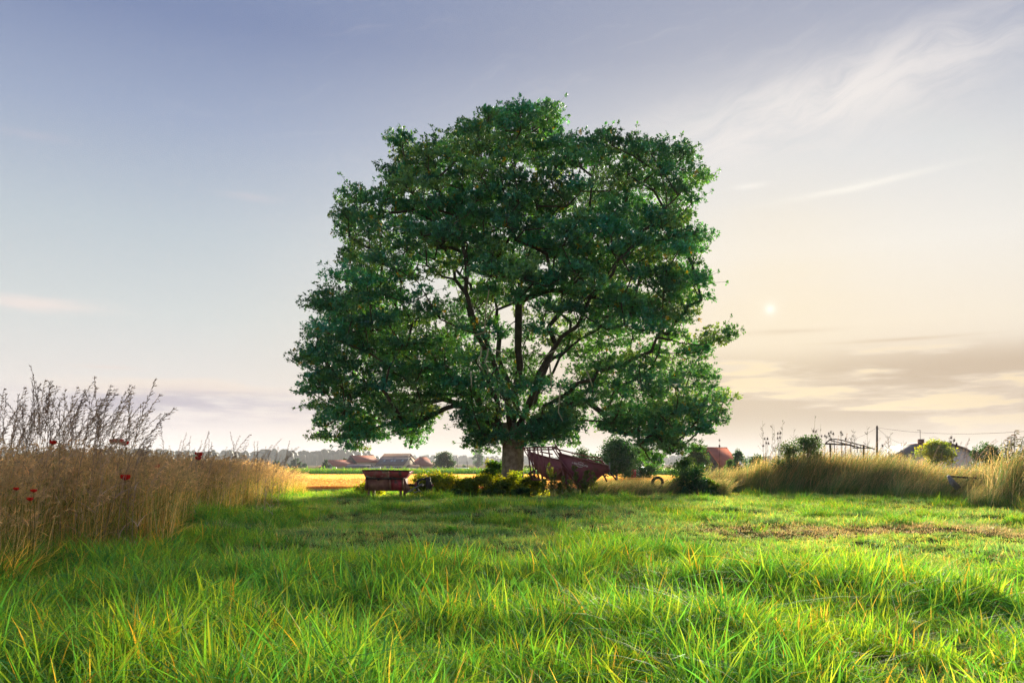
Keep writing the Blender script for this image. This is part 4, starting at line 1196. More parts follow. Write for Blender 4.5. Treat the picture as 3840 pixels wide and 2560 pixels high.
    m = MB(); m.box(*pt(1925, 570, .3), 0.14, 0.12, 0.50); m.build('jack_post', M_iron, b)
    m = MB(); m.beam(pt(1960, 560, .3), pt(2080, 590, .3), 0.05); m.build('hitch', M_brownrust, b)
spreader()

# old tyre lying against the weeds
def tyre(px, py, Y, label):
    c = P(px, py, Y); t = thing('tyre', base(px, Y), label, 'tyre')
    m = MB(); n = 26; ring = [(0.13, -.05), (0.19, -.06), (0.215, -.03), (0.215, .03), (0.19, .06), (0.13, .05)]; k = len(ring); V = []
    for i in range(n):
        a = 2 * math.pi * i / n
        for rr, yy in ring: V.append((c.x + rr * math.cos(a), c.y + yy, c.z + rr * math.sin(a)))
    m.add(V, [(i * k + j, ((i + 1) % n) * k + j, ((i + 1) % n) * k + (j + 1) % k, i * k + (j + 1) % k) for i in range(n) for j in range(k)])
    m.build('tread', M_rubber, t, True)
    m = MB(); m.tube([c + Vector((0.13 * math.cos(a), -.055, 0.13 * math.sin(a))) for a in np.linspace(0, 2 * math.pi, 22)], 0.012, 5); m.build('bead', M_iron, t, True)
tyre(2466, 1808, 27.2, 'worn black tyre standing in the dry grass right of the maroon hopper')

# grey concrete slab behind the hopper and weathered board in the right bank
m = MB()
V = [(6.0, 33), (9.5, 33), (9.5, 37), (6.0, 37)]
m.slab([Vector((x, y, gz1(x, y) - 0.1)) for x, y in V], (0, 0, 1), 0.48)
tag(m.build('concrete_slab', M_concrete), 'low grey concrete slab behind the maroon hopper', 'slab')
m = MB()
m.slab([P(3552, 1784, 21.9), P(3562, 1781, 22.1), P(3606, 1826, 21.9), P(3586, 1838, 21.7), P(3560, 1812, 21.7)], (0.2, 1, 0.3), 0.03)
tag(m.build('weathered_board', M_steelp), 'weathered grey board leaning in the bent golden grass', 'board')
m = MB(); m.beam(P(3565, 1786, 22.6), P(3720, 1795, 23.0), 0.05, 0.05)
tag(m.build('fallen_rail', M_pole), 'dark fallen rail half buried in the bent golden grass', 'rail')

# ================================================================== BUILDINGS
def house(name, label, px, Y, rot, L, W, wall, rise, roofm, wallm, gablem=None, over=0.35, hip=0.0, extra=None):
    """gabled or hipped house; px is the middle of its near long wall's ground line; x along the ridge, near wall faces the viewer"""
    g = base(px, Y)
    h = thing(name, g, label, 'house' if 'house' in name else 'barn')
    h.rotation_euler.z = R(rot)
    M0 = Matrix.Translation(g) @ Matrix.Rotation(R(rot), 4, 'Z')
    def mk(mb, nm, mt, par=None):
        o = bpy.data.objects.new(nm, mb.mesh(nm, mt)); COL.objects.link(o); o.parent = par or h
        return o
    l = L / 2; gm = gablem or wallm
    for nm, y0 in (('front_wall', 0.0), ('back_wall', W)):
        m = MB(); m.box(0, y0 + (0.15 if y0 == 0 else -0.15), wall / 2 - 0.25, L, 0.3, wall + 0.5); mk(m, nm, wallm)
    for sx in (-1, 1):
        m = MB()
        top = [(sx * (l - 0.15), 0.31, wall), (sx * (l - 0.15), W - 0.31, wall)]
        poly = [(sx * (l - .3), 0.31, -0.5), (sx * (l - .3), W - 0.31, -0.5), (sx * (l - .3), W - 0.31, wall)]
        if not hip: poly += [(sx * (l - .3), W / 2, wall + rise * 0.93)]
        poly += [(sx * (l - .3), 0.31, wall)]
        m.slab([Vector(p) for p in poly], (sx, 0, 0), 0.297); mk(m, 'gable_wall', gm)
    th = 0.16; sl = rise / (W / 2); o_ = over
    ridge = l + o_ - hip
    zr = wall + rise
    for sgn, y0 in ((-1, -o_), (1, W + o_)):
        m = MB(); ze = wall - o_ * sl
        m.slab([(-l - o_, y0, ze), (l + o_, y0, ze), (ridge, W / 2, zr), (-ridge, W / 2, zr)], (0, sgn * sl, 1), th); rf = mk(m, 'roof_slope', roofm)
        if sgn < 0: front = rf
    if hip:
        for sx in (-1, 1):
            m = MB(); ze = wall - o_ * sl
            m.slab([(sx * (l + o_), -o_, ze), (sx * (l + o_), W + o_, ze), (sx * ridge, W / 2, zr)], (sx * 0.5, 0, 1), th); mk(m, 'roof_hip', roofm)
    m = MB(); m.beam((-ridge, W / 2, zr + th), (ridge, W / 2, zr + th), 0.22, 0.14); mk(m, 'ridge', roofm)
    def window(x, z, w, hh, pane=M_glass):
        f = MB(); f.box(x, -0.02, z, w + 0.16, 0.08, hh + 0.16); wf = mk(f, 'window', M_frame)
        for s_ in (-1, 1):
            p = MB(); p.box(x + s_ * w / 4, -0.07, z, w / 2 - 0.08, 0.03, hh - 0.05); mk(p, 'pane', pane, wf)
    def rooflight(x, f, w=0.8, hh=0.9):
        y = -o_ + (W / 2 + o_) * f; z = wall - o_ * sl + (W / 2 + o_) * f * sl
        n = Vector((0, -sl, 1)).normalized(); up = Vector((0, 1, sl)).normalized()
        c = Vector((x, y, z)) + n * (th + 0.02)
        p = MB(); p.slab([c - Vector((w / 2, 0, 0)) - up * hh / 2, c + Vector((w / 2, 0, 0)) - up * hh / 2, c + Vector((w / 2, 0, 0)) + up * hh / 2, c - Vector((w / 2, 0, 0)) + up * hh / 2], n, 0.06)
        mk(p, 'rooflight', M_skyl, front)
    if extra: extra(h, mk, window, rooflight)
    return h

YB = 285.0
k1 = F / YB
def stone_house(h, mk, window, rooflight):
    for x, w, hh in ((-4.6, 0.9, 1.3), (-0.9, 0.9, 1.2), (1.3, 0.9, 1.2), (2.9, 1.5, 1.7), (4.6, 1.0, 1.3)): window(x, 1.45 if hh < 1.5 else 1.2, w, hh)
    for x in (-3.6, -0.4, 0.9, 4.3): rooflight(x, 0.52)
    m = MB(); m.box(-0.15, -0.06, 1.35, 0.10, 0.10, 2.7); mk(m, 'downpipe', M_wood)
house('stone_house', 'long stone house with dark slate roof and four small rooflights', 1462, YB, -27, 11.6, 7.4, 2.75, 2.55, M_slate, M_stone, M_render, extra=stone_house)
house('tall_house', 'taller beige-roofed house rising behind the slate roof', 1462, YB + 13, -27, 11.5, 9.6, 3.5, 3.2, M_tile3, M_stone, M_stone)
def dark_boards(h, mk, window, rooflight):
    for i in range(7):
        m = MB(); zt = 3.6 + (2.7 * (1 - abs(i - 3) / 4.0)); m.box(-4.96, 1.0 + i * 1.15, zt / 2 - 0.2, 0.05, 0.95, zt); mk(m, 'board', M_wood)
    m = MB(); m.tube([(1.0, 4.4, 6.5), (1.0, 4.4, 8.2)], 0.05, 5); mk(m, 'mast', M_steelp)
house('timber_barn', 'red-roofed barn with dark timber gable and yellow long wall', 1379, YB + 10, 36, 8.6, 9.0, 3.75, 2.25, M_tile, M_render, M_wood, extra=dark_boards)
def pent(h, mk, window, rooflight):
    m = MB(); m.slab([(-9.2, 0.2, 1.25), (-9.2, 8.4, 1.25), (-5.4, 7.6, 2.45), (-5.4, 1.0, 2.45)], (-0.3, 0, 1), 0.16); mk(m, 'pent_roof', M_tile2)
    for y in (0.5, 2.8, 5.4, 8.0):
        m = MB(); m.box(-9.0, y, 0.55, 0.2, 0.2, 1.4); mk(m, 'post', M_wood)
house('low_barn', 'low red-tiled barn with pent roof along its stone gable', 1297, YB + 4, 40, 9.6, 8.6, 2.3, 1.95, M_tile, M_stone, M_stone, extra=pent)
def shed_bits(h, mk, window, rooflight):
    window(2.2, 0.9, 0.8, 0.6)
house('long_shed', 'long low shed with grey roof in front of the red barns', 1335, YB - 12, -25, 8.8, 4.2, 1.55, 1.15, M_slate, M_stone, M_stone, extra=shed_bits)
house('tiled_annex_house', 'small tiled annex leaning against the yellow gable of the stone house', 1541, YB - 3, -27, 4.4, 3.6, 1.35, 1.1, M_tile3, M_stone, M_stone)
def hip_bits(h, mk, window, rooflight):
    window(2.6, 1.3, 0.9, 1.3)
    rooflight(2.4, 0.5, 0.8, 1.2)
house('hipped_house', 'small house with steep red hipped roof beside the round tree', 1607, YB + 8, 42, 7.2, 7.0, 2.5, 2.9, M_tile2, M_stone, M_render, hip=2.4, extra=hip_bits)
house('blue_shed_barn', 'flat shed with pale blue sheet roof by the far utility pole', 1724, 250, -8, 4.6, 3.4, 1.25, 0.35, M_bluesheet, M_wood, M_wood)

def simple(name, label, cat, mb_list, loc, group=None):
    t = thing(name, loc, label, cat, group)
    for nm, mb, mt, sm in mb_list: mb.build(nm, mt, t, sm)
    return t
# white plastic-covered clamp and pale vans in the farm yard
m1 = MB()
c0 = base(1530, 262)
arc = [(-3.0, 0), (-2.8, .35), (-1.6, .62), (0, .75), (1.6, .6), (2.8, .35), (3.0, 0)]
V = []
for yy in (0, 3.0):
    for x, z in arc: V.append((c0.x + x, c0.y + yy, c0.z + z + 0.9))
k = len(arc); m1.add(V, [(i, i + 1, k + i + 1, k + i) for i in range(k - 1)] + [tuple(range(k))[::-1], tuple(range(k, 2 * k))])
m2 = MB(); m2.box(c0.x, c0.y + 1.5, c0.z + 0.45, 6.0, 3.0, 0.9)
simple('feed_clamp', 'low white sheeted feed clamp in front of the stone house', 'clamp', [('sheet', m1, M_white, True), ('bund', m2, M_concrete, False)], c0)
def van(px, Y, label, L=4.2):
    g = base(px, Y); b1 = MB(); x, y, z = g
    prof = [(-L / 2, .35), (-L / 2, 1.1), (-L / 2 + .5, 1.55), (-L / 2 + 1.0, 1.85), (L / 2 - .1, 1.9), (L / 2, 1.75), (L / 2, .35)]
    b1.slab([(x + a, y, z + h) for a, h in prof], (0, 1, 0), 1.7)
    w1 = MB(); w1.box(x - L / 2 + 1.2, y - .01, z + 1.4, 0.7, 0.02, 0.4)
    parts = [('body', b1, M_white, False), ('side_window', w1, M_glass, False)]
    for s in (-1, 1):
        w2 = MB(); w2.tube([(x + s * L * .3, y - .02, z + .33), (x + s * L * .3, y + .2, z + .33)], .33, 14); parts.append(('wheel', w2, M_rubber, True))
    simple('parked_van', label, 'van', parts, g)
van(1235, 262, 'white van parked beside the low red-tiled barn')
van(1400, 258, 'pale van parked at the end of the long low shed')

# ---- right-hand barn
def barn_boards(h, mk, window, rooflight):
    for i in range(9):
        m = MB(); z = 0.15 + i * 0.42; w = 3.4 if z < 2.6 else max(0.4, 3.4 * (1 - (z - 2.6) / 1.75)); m.box(-2.37, 1.95, z, 0.05, w, 0.36); mk(m, 'board', M_wood)
    m = MB(); m.box(-1.2, -0.04, 0.9, 1.3, 0.06, 1.8); mk(m, 'door', M_white)
house('board_barn', 'weathered board barn with orange-brown tile roof behind the weeds', 2697, 108, 38, 4.1, 4.2, 2.5, 1.75, M_tile3, M_wood, M_wood, extra=barn_boards)
house('tile_barn', 'red pantile roof of a lean barn beside the board barn', 2735, 106, 30, 3.0, 4.6, 2.1, 2.2, M_tile, M_wood, M_wood)
# pale shed wall and rusty tank behind the hopper
m1 = MB(); g = base(2398, 70); m1.box(g.x, g.y + 1, g.z + .75, 1.1, 2.0, 1.5); m2 = MB(); m2.slab([(g.x - .65, g.y - .1, g.z + 1.5), (g.x + .65, g.y - .1, g.z + 1.5), (g.x + .65, g.y + 2.1, g.z + 1.62), (g.x - .65, g.y + 2.1, g.z + 1.62)], (0, 0, 1), .06)
simple('garden_shed', 'small white shed behind the maroon hopper', 'shed', [('wall', m1, M_white, False), ('roof', m2, M_steelp, False)], g)
m1 = MB(); g = base(2376, 66); m1.tube([g + Vector((0, 0, h)) for h in (0, .02, .5, .52, 1.0, 1.02, 1.45)], [.19, .20, .20, .21, .20, .21, .20], 16); m2 = MB(); m2.tube([g + Vector((0, 0, 1.45)), g + Vector((0, 0, 1.5))], [.2, .12], 16)
simple('oil_drum', 'rusty red drum standing beside the small white shed', 'drum', [('barrel', m1, M_redpaint, True), ('lid', m2, M_brownrust, True)], g)

# ---- house at the right, its pale gable end towards the lawn
def gable_house():
    Y = 108.0; g = base(3540, Y)
    h = thing('white_house', g, 'pale rendered house with brick chimney and aerials above the right bank', 'house')
    def pt(u, v, dy=0): p = P(3100 + u * 0.3443, 1540 + v * 0.3443, Y); p.y += dy; return p
    zb = g.z - 0.3; depth = 9.0
    m = MB(); poly = [pt(935, 505), pt(1062, 372), pt(1290, 352), pt(1478, 412), pt(1640, 492)]
    m.slab([Vector((poly[0].x, Y, zb))] + poly + [Vector((poly[-1].x, Y, zb))], (0, 1, 0), 0.3); w = m.build('gable_wall', M_white, h)
    for sx in (0, -1):
        m = MB(); a = poly[sx]; m.box(a.x + (-.16 if sx else .16), Y + depth / 2 + 0.2, (a.z + zb) / 2, .3, depth - 0.3, a.z - zb); m.build('side_wall', M_white, h)
    for i in range(4):
        a, c = poly[i], poly[i + 1]; e = (c - a).normalized(); n = Vector((-e.z, 0, e.x))
        ex = 0.35 if i == 0 else 0; ey = 0.35 if i == 3 else 0
        m = MB(); off = n * 0.02
        m.slab([a - e * ex + off + Vector((0, -.35, 0)), c + e * ey + off + Vector((0, -.35, 0)), c + e * ey + off + Vector((0, depth, 0)), a - e * ex + off + Vector((0, depth, 0))], n, 0.2)
        m.build('roof_slope', M_slate if i != 1 else M_tile2, h)
    for u, v, w_, hh in ((1090, 432, 0.55, 0.5), (1015, 470, 0.7, 0.55)):
        m = MB(); p = pt(u, v); m.box(p.x, Y - .03, p.z, w_ + .12, .06, hh + .12); f = m.build('window', M_frame, h)
        m = MB(); m.box(p.x, Y - .07, p.z, w_, .03, hh); o = m.build('pane', M_skyl, f); o.matrix_parent_inverse = h.matrix_basis.inverted()
    m = MB(); a = pt(1052, 305, 1.2); c = pt(1100, 375, 1.2)
    m.box((a.x + c.x) / 2, Y + 1.2, (a.z + c.z) / 2, c.x - a.x, .6, a.z - c.z); ch = m.build('chimney', M_brick, h)
    m = MB(); m.box((a.x + c.x) / 2, Y + 1.2, a.z + .05, c.x - a.x + .14, .74, .1); o = m.build('cap', M_brick, ch); o.matrix_parent_inverse = h.matrix_basis.inverted()
    m = MB(); p = pt(1057, 305, .9); q = pt(1055, 205, .9); m.tube([p, q], .035, 5); m.tube([pt(1025, 208, .9), pt(1060, 212, .9)], .03, 5)
    for u in (1030, 1042, 1054): m.tube([pt(u, 209, .6), pt(u, 209, 1.2)], .02, 4)
    m.build('aerial', M_steelp, h)
    m = MB(); m.tube([pt(1207, 352, .9), pt(1205, 310, .9)], .035, 5)
    for u in (1158, 1252): m.tube([pt(1205, 315, .9), pt(u, 292, .9), pt(1205, 278, .9)], .022, 4); m.tube([pt(u, 285, .9), pt(u, 302, .9)], .02, 4)
    m.build('aerial', M_steelp, h)
gable_house()

# ---- poles and wires
def pole(px, y0, y1, Y, r, label, mt, lamp=False, group=None):
    g = base(px, Y); top = P(px, y0, Y)
    m1 = MB(); m1.tube([g - Vector((0, 0, .3)), (g + top) / 2, top], [r, r * .9, r * .8], 10)
    m2 = MB(); m2.tube([top, top + Vector((0, 0, r * .8))], [r * .95, r * .4], 10)
    parts = [('shaft', m1, mt, True), ('cap', m2, mt, True)]
    if lamp:
        m3 = MB(); m3.tube([top, top + Vector((.6, 0, .25)), top + Vector((1.2, 0, .2))], .06, 6); parts.append(('lamp_arm', m3, M_steelp, True))
        m4 = MB(); m4.box(top.x + 1.3, top.y, top.z + .15, .5, .25, .14); parts.append(('lamp_head', m4, M_steelp, False))
    return simple('utility_pole' if not lamp else 'street_lamp', label, 'pole' if not lamp else 'lamp', parts, g, group)
pole(3289, 1599, 1690, 90, .13, 'tall dark wooden pole carrying wires above the right bank', M_pole)
pole(1110, 1722, 1758, 420, .16, 'pale pole standing before the far dark trees', M_polel)
pole(1187, 1727, 1758, 380, .15, 'pale street lamp by the far brown field', M_polel, True)
pole(1714, 1706, 1762, 262, .12, 'dark utility pole rising behind the blue-roofed shed', M_pole)
pole(1752, 1729, 1762, 240, .10, 'short dark post right of the blue-roofed shed', M_pole)
def cable(a, c, sag, r, label):
    n = 14; pts = []
    for i in range(n + 1):
        f = i / n; p = a.lerp(c, f); p.z -= sag * 4 * f * (1 - f); pts.append(p)
    m = MB(); m.tube(pts, r, 4); tag(m.build('overhead_cable', M_cable, smooth=True), label, 'cable')
top = P(3289, 1602, 90)
cable(top, P(3960, 1606, 60), 0.55, .016, 'overhead cable running from the pole out over the buddleia')
cable(top, P(3452, 1655, 104), 1.0, .012, 'thin slack cable hanging from the pole to the brick chimney')
cable(top, P(3190, 1650, 104), 0.15, .012, 'thin cable slanting down from the pole away from the house')
cable(P(1714, 1728, 262), P(1752, 1732, 240), 0.2, .02, 'thin wire strung between the two far dark poles')

# ---- lattice boom of an old implement behind the right bank
def boom():
    Y = 29.0; t = thing('implement_boom', base(3190, Y), 'dark lattice boom of an old implement behind the teasels', 'farm machine')
    q = lambda u, v, dy=0: P(3060 + u * 0.17857, 1560 + v * 0.17857, Y) + Vector((0, dy, 0))
    m = MB(); m.tube([q(190, 590), q(240, 530), q(300, 490), (q(400, 480)), q(540, 500), q(760, 560), q(1000, 620), q(1240, 690)], .022, 6); m.build('top_rail', M_iron, t, True)
    m = MB(); m.tube([q(420, 500, .5), q(640, 550, .5), q(860, 600, .5), q(1080, 660, .5)], .018, 6); m.build('rear_rail', M_iron, t, True)
    m = MB(); m.tube([q(190, 575), q(420, 588), q(700, 600), q(820, 640)], .03, 6); m.build('bottom_rail', M_iron, t, True)
    m = MB(); m.tube([q(780, 665), q(1160, 672)], .02, 6); m.build('cross_rail', M_iron, t, True)
    for u in (380, 540, 720, 860, 940):
        m = MB(); m.tube([q(u, 490 + max(0, u - 500) * .26), q(u + 10, 760)], .014, 5); m.build('rung', M_iron, t)
    for u in (300, 1000):
        m = MB(); a = q(u, 600); m.tube([a, Vector((a.x, a.y, gz1(a.x, a.y) - .1))], .03, 6); m.build('leg', M_iron, t)
boom()
#@@PLANTS
# ================================================================== TREES, BUSHES, WEEDS
def foliage_tree(name, label, cat, px, ytop, Y, wpx, cols, leaf, n, ybot=None, mt=None, group=None, shape='round', trunk_mat=None, zoff=0.0, rag=1.0):
    """tree or bush: short trunk with boughs and a crown of leaf clumps"""
    mt = mt or M_tree
    g = base(px, Y); top = EYE - (ytop - HZ) / F * Y; H = top - g.z; Wd = wpx / F * Y
    zb = (EYE - (ybot - HZ) / F * Y - g.z) if ybot else 0.0
    t = thing(name, g, label, cat, group)
    mb = MB(); tr = MB()
    npuff = max(7, int(n / 90)); C = []; RR = []
    for i in range(npuff * 4):
        if len(C) >= npuff: break
        a = random.random() * 6.283; f = random.random()
        z = zb + (H - zb) * (0.06 + 0.86 * f * (0.8 + 0.2 * random.random()))
        if shape == 'cone': w = Wd / 2 * (1.0 - f) ** 0.8
        elif shape == 'tall': w = Wd / 2 * math.sin(math.pi * min(1, 0.12 + 0.80 * f)) ** 0.6
        elif cat != 'tree' and not ybot: w = Wd / 2 * math.sqrt(max(0.05, 1 - f ** 3.2))
        else: w = Wd / 2 * math.sqrt(max(0.04, 1 - abs(2 * (0.06 + 0.92 * f) - 0.9) ** 2.4))
        q = w * math.sqrt(random.random()) * 0.85
        C.append((q * math.cos(a), q * math.sin(a), z)); RR.append(random.uniform(0.10, 0.20) * min(Wd, H) * (0.75 if shape == 'cone' else 1.0))
    C = np.array(C) + np.array(g); 
    PB = []; AX = []; NR = []; CC = []
    per = max(6, n // len(C))
    for c, r_ in zip(C, RR):
        d = rand_dir(per); d[:, 2] = d[:, 2] * 0.7 + 0.25
        PB.append(c + d * r_ * rng.uniform(0.35, 1.15 * rag, (per, 1)) * (1, 1, 0.85)); AX.append(d * 0.6 + rng.normal(0, 0.6, (per, 3)))
        NR.append(np.array([0, 0, 0.7]) + d * 0.5 + rng.normal(0, 0.5, (per, 3)))
        bc = np.array(random.choice(cols)) * random.uniform(0.75, 1.25)
        CC.append(bc[None] * rng.uniform(0.75, 1.3, (per, 1)))
    PB = np.concatenate(PB); PB[:, 2] = np.maximum(PB[:, 2], g.z + 0.03)
    LL = leaf * rng.uniform(0.7, 1.3, len(PB))
    leaf_quads(mb, PB, np.concatenate(AX), NR := np.concatenate(NR), LL, LL * 0.6, np.concatenate(CC), 0.15)
    mb.build('crown' if cat == 'tree' else 'foliage', mt, t)
    r0 = max(0.012, 0.022 * H)
    pts = [g - Vector((0, 0, .1)), g + Vector((0.02 * H, 0, H * .3)), g + Vector((0, 0.02 * H, H * .6)), g + Vector((0, 0, H * .82))]
    tr.tube(pts, [r0 * 1.2, r0, r0 * .6, r0 * .25], 7)
    for c in C[:: max(1, len(C) // 9)]:
        f = random.uniform(0.15, 0.5); s = g + Vector((0, 0, H * f)); c = Vector(c)
        tr.tube([s, s.lerp(c, .5) + Vector((0, 0, .05 * H)), c], [r0 * .5, r0 * .35, r0 * .15], 5)
    tr.build('trunk' if cat == 'tree' else 'stems', trunk_mat or M_limb, t, True)
    return t
DK = [(0.030, 0.100, 0.055), (0.040, 0.12, 0.06), (0.025, 0.085, 0.050)]
MD = [(0.060, 0.145, 0.065), (0.075, 0.16, 0.065), (0.05, 0.125, 0.06)]
YG = [(0.15, 0.22, 0.05), (0.19, 0.25, 0.05), (0.10, 0.19, 0.05)]
GG = [(0.11, 0.18, 0.095), (0.13, 0.20, 0.10), (0.09, 0.16, 0.08)]
# far trees by the farm
foliage_tree('farm_tree', 'round dark green tree beside the hipped red roof', 'tree', 1664, 1689, 250, 84, MD, 0.42, 7000, 1766)
foliage_tree('farm_bush', 'dark rounded bush left of the low red-tiled barn', 'bush', 1222, 1722, 262, 30, DK, 0.36, 1500)
foliage_tree('far_tree', 'broad dark tree behind the pale pole on the far field', 'tree', 1112, 1716, 430, 46, DK, 0.6, 1800)
foliage_tree('far_bush', 'low dark bush right of the pale pole on the far field', 'bush', 1140, 1733, 430, 24, DK, 0.5, 700)
foliage_tree('far_bush', 'flat dark bush left of the pale pole on the far field', 'bush', 1082, 1735, 440, 26, DK, 0.5, 700)
foliage_tree('far_tree', 'dark tree pair seen between the last cereal stalks', 'tree', 1038, 1720, 430, 36, DK, 0.6, 1300)
foliage_tree('far_tree', 'dark tree showing above the poppies at the end of the cereal', 'tree', 735, 1702, 430, 50, DK, 0.6, 1800)
foliage_tree('far_tree', 'dark tree top between the timber barn and the wood', 'tree', 1294, 1709, 330, 26, MD, 0.5, 900)
foliage_tree('poplar_tree', 'tall hazy pointed tree beyond the oak trunk', 'tree', 1795, 1681, 640, 46, DK, 0.9, 2600, shape='tall')
foliage_tree('far_bush', 'pale green bush in the field right of the oak trunk', 'bush', 1978, 1738, 300, 30, GG, 0.5, 900)
foliage_tree('far_bush', 'small grey bush on the field left of the oak trunk', 'bush', 1736, 1742, 330, 26, MD, 0.5, 500)
# dark trees behind the hopper
foliage_tree('background_tree', 'dense dark green tree with pale trunk behind the maroon hopper', 'tree', 2310, 1636, 62, 190, DK + MD[:1], 0.17, 9000, 1790, trunk_mat=M_polel)
foliage_tree('background_tree', 'dark bushy tree between the hopper rail and the small white shed', 'tree', 2400, 1655, 68, 150, DK, 0.17, 6000, None)
foliage_tree('background_tree', 'loose paler tree just right of the oak trunk behind the hopper rail', 'tree', 2190, 1662, 64, 110, MD, 0.16, 3600, None)
foliage_tree('background_tree', 'rounded olive tree left of the weathered board barn', 'tree', 2605, 1660, 84, 120, MD + YG[:1], 0.2, 5200, None)
foliage_tree('background_bush', 'dark bush right of the red pantile roof', 'bush', 2768, 1676, 96, 60, DK, 0.2, 2200)
foliage_tree('background_bush', 'low dark hedge bush beyond the tall weeds', 'bush', 2835, 1690, 70, 110, DK, 0.17, 3200)
foliage_tree('background_bush', 'small dark bush in front of the board barn roof', 'bush', 2735, 1706, 60, 60, MD, 0.14, 1600)
# shrubs in the right bank
foliage_tree('bank_shrub', 'rounded green shrub topping the right bank behind tall weeds', 'shrub', 3030, 1606, 29.5, 130, MD + GG, 0.085, 4200, None, M_tree, rag=1.4)
foliage_tree('bank_shrub', 'broad low green shrub left of the rounded shrub on the bank', 'shrub', 2960, 1655, 29.5, 150, GG, 0.08, 3600, None, M_tree, rag=1.5)
foliage_tree('house_shrub', 'yellow-green climber shrub covering the pale house gable', 'shrub', 3512, 1656, 96, 150, YG, 0.26, 5200, 1740, M_bush)
foliage_tree('house_shrub', 'dark green shrub at the right corner of the pale house', 'shrub', 3700, 1664, 46, 120, MD, 0.12, 4200, 1760)
foliage_tree('bank_shrub', 'green shrub in front of the tyre and the dry grass', 'shrub', 2560, 1705, 27.5, 120, GG + MD, 0.08, 3600, None, M_tree, rag=1.5)
foliage_tree('bank_shrub', 'dark feathery weed bush leaning right of the tyre', 'shrub', 2610, 1745, 26.6, 110, DK, 0.085, 2600, None, M_tree, rag=1.5)
foliage_tree('bank_shrub', 'low dark green weeds at the edge of the golden grass', 'shrub', 2650, 1790, 26.8, 100, DK + MD, 0.08, 2000, None, M_bush)

# brambles under the oak, sunlit along their tops
bush_spec = [(1385, 1806, 80, 28.0, 'dark bramble behind the flared red hopper'), (1585, 1770, 90, 28.5, 'tall yellow-green bramble beside the wheel of the red hopper'),
             (1640, 1762, 90, 28.6, 'tall sunlit bramble in the gap between both old machines'), (1690, 1788, 90, 28.2, 'lower yellowish bramble left of the oak trunk'),
             (1750, 1792, 90, 28.0, 'spreading bramble just left of the oak trunk'), (1815, 1782, 95, 28.4, 'leafy bramble touching the left foot of the oak'),
             (1880, 1795, 90, 27.8, 'dark bramble covering the foot of the oak trunk'), (1935, 1776, 90, 27.8, 'yellow-topped bramble in front of the oak trunk'),
             (1992, 1790, 85, 27.4, 'bramble below the barred cage of the maroon hopper')]
for px, yt, w, Y, lab in bush_spec:
    foliage_tree('bramble_bush', lab, 'bush', px, yt - 4, Y, w * 1.5, [(0.15, 0.22, 0.035), (0.20, 0.25, 0.035), (0.10, 0.19, 0.045)], 0.080, 3400, None, M_bush, 'brambles under the oak', rag=1.55)
for px, yt, w, lab in ((1700, 1835, 130, 'low dark weeds in front of the bramble gap'), (1850, 1832, 130, 'low dark weeds in front of the oak foot'), (1960, 1830, 120, 'low dark nettles in front of the cage')):
    foliage_tree('nettle_patch', lab, 'weed', px, yt, 26.3, w, DK + MD, 0.07, 2000, None, M_bush, 'low weeds under the oak')
foliage_tree('oak_sucker', 'dark leafy sucker growth beside the left of the oak trunk', 'bush', 1846, 1715, 32.4, 120, DK + YG[:1], 0.10, 3600, None, M_bush)

# tall pointed weeds in front of the hopper
def spire_weed(px, ytop, Y, label, w=0.28, cols=GG, dense=1.0, name='goosefoot_weed', group='pointed weeds at the hopper'):
    g = base(px, Y); H = EYE - (ytop - HZ) / F * Y - g.z
    t = thing(name, g, label, 'weed', group)
    st = MB(); mb = MB()
    lean = random.gauss(0, .05) * H
    stem = [g + Vector((lean * f * f, random.gauss(0, .01), H * f)) for f in np.linspace(0, 1, 8)]
    st.tube(stem, [0.009 * (1 - .7 * f) for f in np.linspace(0, 1, 8)], 5, (0.16, 0.20, 0.10))
    for i in range(int(26 * dense)):
        f = random.uniform(0.12, 0.97); p = g + Vector((lean * f * f, 0, H * f)); th = random.random() * 6.283
        L = w * H * (1.05 - f) * random.uniform(.6, 1.1) + 0.05
        e = p + Vector((math.cos(th) * L * .7, math.sin(th) * L * .7, L * .8))
        st.tube([p, p.lerp(e, .5) + Vector((0, 0, -.02)), e], [.004, .003, .002], 3, (0.16, 0.20, 0.10), False)
        spikelets(mb, np.array([p[:], (p.lerp(e, .5))[:], e[:]]), int(13 * dense) + 4, 0.065 if dense > .8 else 0.03, 0.024 if dense > .8 else 0.010, np.array(random.choice(cols)) * random.uniform(.8, 1.2), 0.6, 0.1)
    st.build('stem', M_dry, t); mb.build('leaves', M_bush if dense > .8 else M_dry, t)
for px, yt, Y, lab in ((2075, 1772, 25.6, 'bushy weed right below the barred cage'), (2066, 1740, 25.9, 'taller weed standing against the last cage bar'), (2108, 1790, 25.3, 'spreading weed below the diagonal brace of the hopper'),
                   (2166, 1748, 25.6, 'tallest pointed weed in front of the white lettering'), (2140, 1800, 25.2, 'short weed left of the tallest pointed weed'), (2195, 1762, 25.7, 'slim pointed weed right of the lettering'),
                   (2190, 1805, 25.2, 'short weed in front of the hopper plate'), (2040, 1800, 25.4, 'short weed at the foot of the cage'), (2228, 1775, 25.6, 'dry-tipped weed in front of the plate end'), (2098, 1815, 25.0, 'low leafy weed in front of the hopper legs')):
    spire_weed(px, yt, Y, lab, 0.30)
